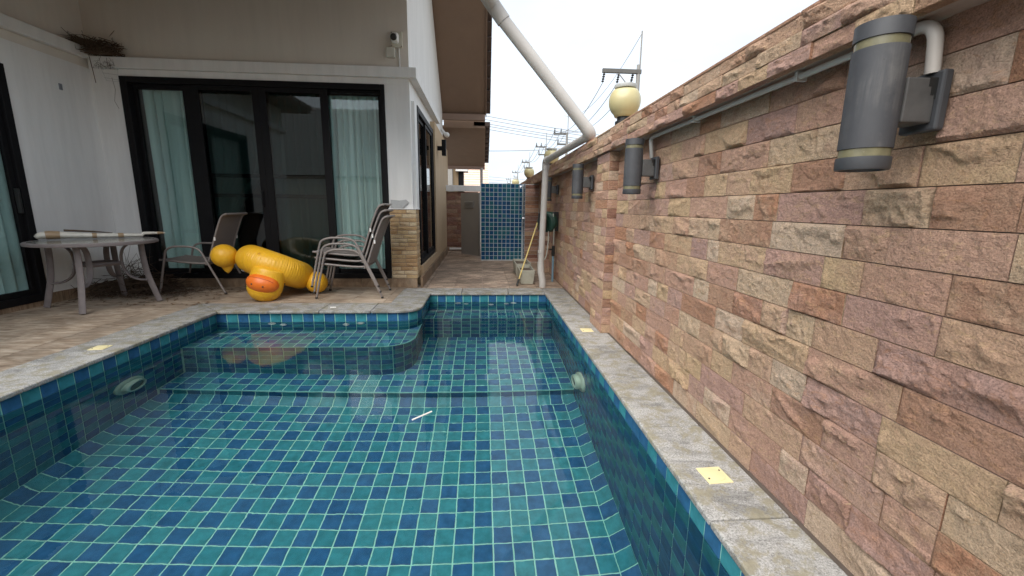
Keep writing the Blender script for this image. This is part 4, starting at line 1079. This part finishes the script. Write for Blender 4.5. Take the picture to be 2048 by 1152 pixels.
# ================================================================== round patio table, wrapped umbrella
TC = V((-4.30, 5.01, 0)); TZ = .735
tb = thing('patio_table', 'round weathered patio table with glass top and curved metal legs', 'table', TC, R_(-71), world=False)
M_TABLE = plain('weathered_mauve_steel', (.165, .142, .14), .6, var=.28, scale=16, bump=.15)
m = MB(); m.lathe([(.50, TZ - .004), (.535, TZ - .002), (.548, TZ - .012), (.548, TZ - .035), (.53, TZ - .04), (.50, TZ - .034)], (0, 0, 0), 56); m.build('rim', M_TABLE, tb, smooth=40)
m = MB(); m.lathe([(.506, TZ - .010), (.506, TZ - .003), (.001, TZ - .003)], (0, 0, 0), 56); m.build('glass_top', plain('frosted_table_glass', (.22, .22, .205), .18, var=.22, scale=10), tb, smooth=40)
for k in range(4):
    a = R_(90 * k); ca, sa = math.cos(a), math.sin(a)
    f = lambda r, z: (r * ca, r * sa, z)
    m = MB(); m.tube(smoothpath([f(.40, TZ - .036), f(.40, .55), f(.42, .33), f(.46, .16), f(.50, .005)], 2), .030, 10, flat=(.5, 1)); m.build('leg', M_TABLE, tb, smooth=50)
    m = MB(); m.tube(smoothpath([f(.30, TZ - .036), f(.21, .62), f(.20, .45), f(.24, .33), f(.33, .27), f(.42, .265)], 2), .028, 10, flat=(.45, 1)); m.build('leg_brace', M_TABLE, tb, smooth=50)
m = MB()
for k in range(4):
    a, b = R_(90 * k), R_(90 * k + 90); m.tube([(.205 * math.cos(a), .205 * math.sin(a), .47), (.205 * math.cos(b), .205 * math.sin(b), .47)], .022, 4)
m.build('shelf_frame', M_TABLE, tb)
um = thing('wrapped_umbrella', 'folded parasol wrapped in white plastic and brown tape lying on the table', 'parasol', (-4.6, 5.1, TZ))
M_WRAP = plain('creased_white_plastic', (.68, .65, .57), .38, var=.22, scale=22, bump=.9, bs=28); M_TAPE = plain('brown_packing_tape', (.36, .25, .145), .35, var=.15, scale=20)
ua, ub = V((-4.80, 4.90, TZ + .052)), V((-3.98, 5.62, TZ + .045))
us = [(0, .024), (.03, .046), (.10, .051), (.2, .046), (.35, .037), (.5, .032), (.65, .029), (.8, .025), (.92, .020), (1.0, .012)]
def ump(s): return ua.lerp(ub, s) + V((0, 0, -.050 + .002 + np.interp(s, [q[0] for q in us], [q[1] for q in us]) if s < .8 else .0))
m = MB()
pts = []; rr_ = []
for i in range(60):
    s = i / 59; pts.append(ump(s)); rr_.append(float(np.interp(s, [q[0] for q in us], [q[1] for q in us])) * (1 + .05 * math.sin(i * 1.7) * math.sin(i * .6) + .03 * math.sin(i * 2.9)))
m.tube(pts, rr_, 14, flat=(.8, 1.15)); m.build('plastic_wrap', M_WRAP, um, smooth=60)
for s0, s1 in ((.07, .17), (.40, .435), (.60, .645), (.93, .985)):
    m = MB(); q = [ump(s0 + (s1 - s0) * i / 4) for i in range(5)]; m.tube(q, [float(np.interp(s0 + (s1 - s0) * i / 4, [x[0] for x in us], [x[1] for x in us])) * 1.10 + .002 for i in range(5)], 16, flat=(.8, 1.15)); m.build('tape_band', M_TAPE, um, smooth=50)
m = MB(); m.tube([ump(.2) + V((.0, .0, .052)), ump(.42) + V((0, .0, .044)), ump(.56) + V((0, 0, .030))], [.012, .009, .003], 6); m.build('pole', M_TWIG, um)

# ================================================================== yellow inflatable duck float
def m_vinyl(name, col, wr):
    t = NT(name); p = t.n('ShaderNodeTexCoord').outputs['Object']
    sc = t.scl(p, (1, 1, 1)).outputs[0]
    w1 = t.noise(t.scl(p, (26, 26, 3)).outputs[0], 1.0, 3, .5, .8)
    h = t.math('POWER', w1, 1.5)
    c = t.mix(t.noise(p, 6, 3), tuple(x * .93 for x in col), col)
    t.pbr(c, .38, t.bump(h, wr, .02), 0, .5); return t.m
M_VINYL = m_vinyl('yellow_vinyl', (.78, .42, .02), .42); M_ORANGE = m_vinyl('orange_vinyl', (.78, .17, .015), .12)
fl = thing('duck_float', 'deflating yellow inflatable ring float with an orange duck bill, lying on the deck', 'pool float', (-2.65, 5.45, 0))
def wrinkle_torus(name, c, Rm, r, M, nu=420, nv=32):
    m = MB(); vs = []; rr = random.Random(5); ph = [rr.uniform(0, 6.28) for _ in range(nu)]
    for i in range(nu):
        a = 2 * math.pi * i / nu
        for k in range(nv):
            b = 2 * math.pi * k / nv
            wv = math.sin(88 * a + 2.2 * math.sin(7 * a) + .6 * math.sin(5 * b)) + .6 * math.sin(53 * a + 3 * math.sin(11 * a))
            env = (.35 + .65 * math.sin(3.1 * a + .6) ** 2) * max(0, math.cos(b - .45)) ** 2.5
            q = r * (1 - .013 * env * (1.2 + wv))
            vs.append(M @ V(((Rm + q * math.cos(b)) * math.cos(a), (Rm + q * math.cos(b)) * math.sin(a), q * math.sin(b))) + V(c))
    fs = [(i * nv + k, ((i + 1) % nu) * nv + k, ((i + 1) % nu) * nv + (k + 1) % nv, i * nv + (k + 1) % nv) for i in range(nu) for k in range(nv)]
    return m.add(vs, fs).build(name, M_VINYL, fl, smooth=70)
RT = Matrix.Rotation(R_(20), 3, 'Y') @ Matrix.Rotation(R_(-16), 3, 'X')
RCc = (-2.665, 5.62, .345)
wrinkle_torus('ring', RCc, .292, .178, RT)
def ring_pt(u, b, h=.003):
    r = .178 * .985 + h; Rm = .292
    return RT @ V(((Rm + r * math.cos(b)) * math.cos(u), (Rm + r * math.cos(b)) * math.sin(u), r * math.sin(b))) + V(RCc)
def puffy(name, c, r, mat, M=None, wr=.02, nw=22, n=44, mm=30, seam=0):
    m = MB(); vs = []; fs = []; r = r if isinstance(r, tuple) else (r, r, r)
    for i in range(mm + 1):
        t = math.pi * i / mm
        for j in range(n):
            a = 2 * math.pi * j / n
            q = 1 - wr * (.5 + .5 * math.sin(nw * t + .8 * math.sin(3 * a))) * max(0, math.sin(t)) * (.4 + .6 * max(0, math.sin(a * 1.0 + seam)) )
            p = V((r[0] * q * math.sin(t) * math.cos(a), r[1] * q * math.sin(t) * math.sin(a), r[2] * q * math.cos(t))); vs.append((M @ p if M else p) + V(c))
    for i in range(mm):
        for j in range(n): k = (j + 1) % n; fs.append((i * n + j, (i + 1) * n + j, (i + 1) * n + k, i * n + k))
    return m.add(vs, fs).build(name, mat, fl, smooth=75, merge=True)
mv = MB(); mv.lathe([(.020, 0), (.020, .006), (.012, .010), (.012, .022), (.008, .026), (.001, .026)], ring_pt(-1.75, .55, 0), 14, (ring_pt(-1.75, .55, .05) - ring_pt(-1.75, .55, 0)).to_track_quat('Z', 'Y').to_matrix()); mv.build('air_valve', M_VINYL, fl, smooth=40)
puffy('side_ball', (-3.225, 5.50, .505), (.150, .150, .145), M_VINYL, Matrix.Rotation(R_(20), 3, 'Y'), .03)
m = MB(); m.lathe([(.085, 0), (.07, -.05), (.035, -.10), (.004, -.125)], (-3.205, 5.50, .41), 20, None, 1, .55); m.build('tail_tip', M_VINYL, fl, smooth=60)
puffy('side_ball', (-2.175, 5.62, .148), (.138, .138, .140), M_VINYL, Matrix.Rotation(R_(-20), 3, 'Y'), .03)
HM = Matrix.Rotation(R_(14), 3, 'Y') @ Matrix.Rotation(R_(-12), 3, 'X')
HC = V((-2.625, 5.22, .185))
hm_ = MB(); vs = []; n = 40; mmx = 30
for i in range(mmx + 1):
    q = i / mmx; z = -.195 + .40 * q
    prof = math.sqrt(max(0, 1 - ((q - .46) / .56) ** 2)) if q < .46 else (1 - .12 * ((q - .46) / .54) ** 2)
    if q > .93: prof *= math.sqrt(max(.0, 1 - ((q - .93) / .075) ** 2))
    fold = 1 - .014 * (math.sin(q * 62) if q < .35 else .3 * math.sin(q * 50))
    if q < .46: prof = math.sqrt(max(0, 1 - ((.46 - q) / .46) ** 2.2))
    for j in range(n):
        a = 2 * math.pi * j / n; vs.append(HM @ V((.196 * prof * fold * math.cos(a), .176 * prof * fold * math.sin(a), z * 1.06)) + HC)
fs = [(i * n + j, i * n + (j + 1) % n, (i + 1) * n + (j + 1) % n, (i + 1) * n + j) for i in range(mmx) for j in range(n)]
hm_.add(vs, fs).build('duck_head', M_VINYL, fl, smooth=75, merge=True)
BM = HM @ Matrix.Rotation(R_(10), 3, 'X')
bm_ = MB(); BC, BR_ = V((.004, -.090, .020)), (.182, .135, .122); bm_.ball(HC + HM @ BC, BR_, 36, 24, HM); bill = bm_.build('bill', M_ORANGE, fl, smooth=80)
def on_bill(x, z, k=1.0): return HC + HM @ (BC + V((x * BR_[0], -BR_[1] * k * math.sqrt(max(0, 1 - x * x - z * z)), z * BR_[2])))
bm_ = MB(); bm_.tube([on_bill(math.sin(q) * .84, .50 * math.cos(q) ** .5 - .02, 1.0) for q in [R_(-70 + 10 * i) for i in range(15)]], .004, 6); bm_.build('bill_seam', plain('dark_orange', (.42, .07, .01), .4), bill, smooth=60)
for x, z in ((-.36, -.22), (.34, -.26)):
    bm_ = MB(); bm_.ball(on_bill(x, z), (.010, .008, .010), 10, 8, HM); bm_.build('nostril', M_BLACKP, bill, smooth=60)
for c, r in ((HC + HM @ V((-.158, -.02, -.06)), .020), (HC + HM @ V((.125, -.06, -.115)), .022)):
    bm_ = MB(); bm_.ball(c, (r, r, r * 1.3), 14, 10, HM); e = bm_.build('eye', M_BLACKP, fl, smooth=60)
    bm_ = MB(); bm_.ball(c + V((0, -r * .75, r * .4)), r * .42, 10, 8); bm_.build('eye_highlight', M_WHITEP, e, smooth=60)
for u0, nm in ((-2.45, 'a'), (-.98, 'b')):       # printed black and white marks on the lower side of the ring
    m = MB(); m.tube([ring_pt(u0 + i * .05, -1.10 - .08 * math.sin(i)) for i in range(5)], .011, 6, flat=(1, .5)); m.tube([ring_pt(u0 + .05 + i * .04, -1.24 + .09 * math.cos(i * 1.3)) for i in range(5)], .010, 6); mk = m.build('printed_mark', M_BLACKP, fl)
    m = MB(); m.tube([ring_pt(u0 + .10 + i * .03, -1.16, .004) for i in range(3)], .010, 6); m.build('white_print', M_WHITEP, mk)

# ================================================================== twigs, nest, small things
def sticks(m, n, c, spread, L, r0, r1, up=.2, seed=1, flatz=.0):
    rr = random.Random(seed)
    for _ in range(n):
        p = V((c[0] + rr.gauss(0, spread[0]), c[1] + rr.gauss(0, spread[1]), c[2] + abs(rr.gauss(0, spread[2]))))
        a = rr.uniform(0, 6.283); e = rr.gauss(0, up); l = rr.uniform(*L); d = V((math.cos(a) * math.cos(e), math.sin(a) * math.cos(e), math.sin(e)))
        k = V((rr.gauss(0, .12), rr.gauss(0, .12), rr.gauss(0, .06))) * l
        P = [p - d * l / 2, p + k, p + d * l / 2]
        P = [V((q.x, q.y, max(q.z, c[2] + r1))) for q in P]
        m.tube(P, [rr.uniform(r0, r1), rr.uniform(r0, r1), r0 * .5], 4)
def clampbox(m, x0=-1e9, y1=1e9): m.v = [(max(v[0], x0), min(v[1], y1), v[2]) for v in m.v]
m = MB(); sticks(m, 700, (-4.50, 5.76, .004), (.20, .17, .07), (.14, .45), .002, .005, .28, 3)
sticks(m, 260, (-4.1, 5.72, .003), (.3, .16, .008), (.06, .22), .0015, .003, .05, 4); sticks(m, 60, (-4.55, 5.82, .10), (.12, .1, .14), (.25, .6), .002, .0035, .7, 5); clampbox(m, LX + .015, HY - .02)
o = m.build('twig_litter', M_TWIG, None); tag(o, 'pile of dry twigs and straw in the corner under the table', 'twigs', kind='stuff')
m = MB(); rr = random.Random(9)
for _ in range(130):
    x, y = rr.uniform(-4.85, -3.2), rr.uniform(4.9, 6.0); a = rr.uniform(0, 6.28); l = rr.uniform(.012, .04); w_ = l * .35; z = .0 + rr.uniform(.001, .006)
    ca, sa = math.cos(a), math.sin(a); m.add([(x - ca * l, y - sa * l, z), (x + sa * w_, y - ca * w_, z + .006), (x + ca * l, y + sa * l, z + .002), (x - sa * w_, y + ca * w_, z + .008)], [(0, 1, 2, 3)])
o = m.build('leaf_litter', plain('dead_leaf', (.15, .09, .05), .9, var=.5, scale=30), None); tag(o, 'scattered dead leaves and straw on the deck tiles', 'leaves', kind='stuff')
nest = thing('bird_nest', 'dark twiggy bird nest on the moulding in the porch corner', 'nest', (-4.68, 5.98, 2.94))
m = MB(); sticks(m, 480, (-4.68, 5.99, 2.945), (.085, .035, .06), (.08, .27), .002, .005, .35, 12); sticks(m, 150, (-4.84, 5.94, 3.03), (.03, .06, .03), (.10, .3), .0015, .0035, .25, 13); clampbox(m, LX + .01, HY - .004); m.build('twigs', M_TWIG, nest)
m = MB(); sticks(m, 34, (-4.68, 5.99, 2.78), (.05, .02, .05), (.05, .18), .001, .002, 1.0, 14); m.tube([(-4.86, 6.02, 2.92), (-4.85, 6.03, 2.74), (-4.84, 6.03, 2.62)], .004, 5); m.tube([(-4.68, 6.08, 2.70), (-4.66, 6.08, 2.56), (-4.69, 6.08, 2.42), (-4.65, 6.08, 2.33)], .002, 4); clampbox(m, LX + .01, HY - .004); m.build('hanging_straws', M_TWIG, nest)
mw = MB()
for k in range(4): mw.tube([(-4.80 + k * .012, 6.07, 2.86 - k * .055), (-4.60 + k * .004, 6.07, 2.85 - k * .06)], .002, 4)
mw.tube([(-4.80, 6.07, 2.86), (-4.74, 6.07, 2.66), (-4.60, 6.07, 2.65), (-4.585, 6.07, 2.85)], .002, 4)
mw.build('wire_basket', M_PIPE2, nest)
# wall camera, box, cable
wc = thing('wall_camera', 'small white and black camera on a cream plate high on the house corner', 'camera', (-1.1, HY - .05, 3.2))
m = MB(); m.box(-1.185, -1.035, HY - .03, HY + .003, 3.18, 3.37); m.build('plate', M_CREAM if False else plain('cream_box', (.60, .57, .47), .5), wc, bevel=.008)
m = MB(); m.box(-1.165, -1.075, HY - .12, HY - .031, 3.215, 3.335); m.build('camera_body', M_WHITEP, wc, bevel=.028, seg=4)
q = V((-.15, -1, -.25)).to_track_quat('Z', 'Y').to_matrix()
m = MB(); m.lathe([(.041, 0), (.041, .012), (.03, .024), (.001, .026)], (-1.128, HY - .118, 3.272), 24, q); m.build('lens_face', M_BLACKP, wc, smooth=40)
for dx, dz in ((-1.172, 3.195), (-1.05, 3.195), (-1.172, 3.355)): m = MB(); m.lathe([(.006, 0), (.006, .003), (.001, .003)], (dx, HY - .031, dz), 8, V((0, -1, 0)).to_track_quat('Z', 'Y').to_matrix()); m.build('screw', M_BLACKP, wc)
jb = MB(); jb.box(-1.245, -1.135, HY - .055, HY + .003, 3.055, 3.175); tag(jb.build('junction_box', plain('cream_box2', (.58, .56, .48), .5), None, bevel=.008), 'cream square junction box below the wall camera', 'junction box')
m = MB(); m.tube([(-1.085, HY - .012, 3.185), (-1.083, HY - .012, 2.96), (-1.095, HY - .014, 2.938)], .010, 8); m.build('cable', M_WHITEP, wc, smooth=50)
# gable side: black wall light, little camera
sl = thing('side_wall_light', 'small black box light on the tan side wall', 'wall lamp', (TX, 8.75, 2.3))
m = MB(); m.box(TX + .09, TX + .17, 8.74, 8.86, 2.14, 2.44); m.build('body', M_BLACK, sl, bevel=.004); m = MB(); m.box(TX + .002, TX + .09, 8.77, 8.83, 2.24, 2.32); m.build('arm', M_BLACK, sl)
sc_ = thing('side_camera', 'small white camera under the eave at the end of the gable wall', 'camera', (-.86, 10.6, 2.85))
m = MB(); m.tube([(-.965, 10.55, 2.95), (-.90, 10.50, 2.86), (-.85, 10.45, 2.80)], .035, 10); m.build('bracket', M_WHITEP, sc_, smooth=50); m = MB(); m.ball((-.82, 10.4, 2.79), .06, 16, 10); m.build('camera_head', M_WHITEP, sc_, smooth=60)
# switch on the left wall, sheet scrap on the stone ledge
m = MB(); m.box(LX + .001, LX + .010, 5.645, 5.685, 2.44, 2.51); tag(m.build('wall_vent', plain('grey_plate', (.18, .19, .22), .5), None, bevel=.003), 'tiny dark grey plate on the white wall left of the nest', 'plate')
m = MB(); m.add([(-1.275, HY - .03, 1.118), (-1.11, HY - .035, 1.118), (-1.02, HY - .012, 1.20), (-1.06, HY - .004, 1.235), (-1.15, HY - .006, 1.222), (-1.275, HY - .004, 1.232), (-1.27, HY - .018, 1.17), (-1.12, HY - .022, 1.165)],
                [(0, 1, 7, 6), (1, 2, 7), (7, 2, 3), (7, 3, 4), (6, 7, 4, 5)])
o = m.build('plastic_scrap', plain('grey_film', (.34, .345, .34), .5, var=.2, scale=25, bump=.6), None); so = o.modifiers.new('film', 'SOLIDIFY'); so.thickness = .003; tag(o, 'crumpled grey plastic scrap on the stone ledge of the column', 'plastic scrap')
# floating stick in the pool
m = MB(); m.tube([(-.425, 2.395, ZW + .004), (-.32, 2.50, ZW + .003)], .005, 10); tag(m.build('floating_tube', M_WHITEP, None, smooth=50), 'short white plastic tube floating on the pool water', 'tube')
m = MB(); m.tube([(-1.72, 4.78, .006), (-1.66, 4.79, .006)], .007, 6); tag(m.build('litter_scrap', M_WHITEP, None), 'tiny white scrap on the coping below the chair stack', 'scrap')
# hose reel
hr = thing('hose_reel', 'black and green wall hose reel hanging beside the downpipe', 'hose reel', (1.06, 6.65, .93))
q = V((-.55, -.83, 0)).to_track_quat('Z', 'Y').to_matrix(); hc_ = V((1.02, 6.62, .93))
m = MB(); m.box(1.10, 1.185, 6.56, 6.78, .79, 1.09); m.build('bracket', M_BLACKP, hr, bevel=.01)
m = MB(); m.lathe([(.14, -.085), (.162, -.06), (.162, .03), (.15, .05), (.11, .062), (.001, .066)], hc_, 36, q); m.build('drum', M_GREEN, hr, smooth=35)
m = MB(); m.box(.865, .985, 6.40, 6.62, .785, 1.085); m.build('housing', M_BLACKP, hr, bevel=.05, seg=4)
for k in range(3): m = MB(); m.lathe([(.135 - k * .04, .058), (.135 - k * .04, .0645 + k * .002), (.128 - k * .04, .0645 + k * .002), (.128 - k * .04, .058)], hc_, 32, q); m.build('drum_ridge', M_GREEN, hr, smooth=40)
m = MB(); m.tube(smoothpath([(.93, 6.44, .98), (.91, 6.42, .80), (.90, 6.40, .5), (.93, 6.41, .33), (.99, 6.43, .40), (1.02, 6.48, .62), (1.03, 6.54, .79)], 3), .009, 8); m.build('hose', M_HOSE, hr, smooth=50)
m = MB(); m.tube(smoothpath([(1.09, 6.52, 1.06), (1.105, 6.52, .98), (1.115, 6.54, .75), (1.12, 6.58, .58)], 3), .010, 8); m.build('feed_hose', M_HOSE, hr, smooth=50)
# water tap with blue pipe
wt = thing('garden_tap', 'blue water pipe with black garden tap at the foot of the wall', 'tap', (1.12, 6.60, 0))
m = MB(); m.tube([(1.115, 6.55, -.005), (1.12, 6.58, .42)], .017, 10); m.build('pipe', M_BLUEP, wt, smooth=50)
m = MB(); m.tube([(1.12, 6.58, .40), (1.12, 6.58, .44), (1.12, 6.58, .56)], [.024, .03, .022], 10); m.tube([(1.12, 6.58, .5), (1.05, 6.53, .51)], .012, 8); m.build('valve', M_BLACKP, wt, smooth=40)
m = MB(); m.tube([(1.05, 6.53, .515), (.99, 6.49, .515)], .007, 6); m.build('handle', M_CHROME, wt)
# yellow pole
yp = thing('pool_pole', 'long yellow pole leaning on the downpipe', 'pole', (.51, 6.14, 0))
pa, pb = V((.515, 6.15, .005)), V((.895, 6.72, .97))
m = MB(); m.tube([pa.lerp(pb, .08), pb], .011, 8); m.build('shaft', M_YELLOW_POLE, yp, smooth=50); m = MB(); m.tube([pa, pa.lerp(pb, .09)], .015, 8); m.build('grip', M_BLACKP, yp, smooth=50)
# planters
def planter(y0, y1, x0, x1, h, label):
    t = thing('planter', label, 'planter', ((x0 + x1) / 2, (y0 + y1) / 2, 0), group='square concrete planters by the wall')
    m = MB(); b = .025; w_ = .022
    def ring(z, i): return [(x0 + i, y0 + i, z), (x1 - i, y0 + i, z), (x1 - i, y1 - i, z), (x0 + i, y1 - i, z)]
    vs = ring(0, b) + ring(h, 0) + ring(h, w_) + ring(h - .05, w_ + .004); fs = [(3, 2, 1, 0)]
    for k in range(3):
        for i in range(4): fs.append((k * 4 + i, k * 4 + (i + 1) % 4, k * 4 + 4 + (i + 1) % 4, k * 4 + 4 + i))
    m.add(vs, fs); m.build('tub', M_CONC, t, bevel=.006)
    m = MB(); m.add([(x0 + w_, y0 + w_, h - .045), (x1 - w_, y0 + w_, h - .045), (x1 - w_, y1 - w_, h - .04), (x0 + w_, y1 - w_, h - .042)], [(0, 1, 2, 3)]); m.build('soil', M_SOIL, t)
planter(6.26, 6.86, .565, .80, .215, 'nearer square concrete planter with bare soil beside the downpipe')
planter(7.02, 7.72, .56, .83, .215, 'farther square concrete planter behind the nearer one')

for o in bpy.data.objects:
    if '_w' in o: del o['_w']
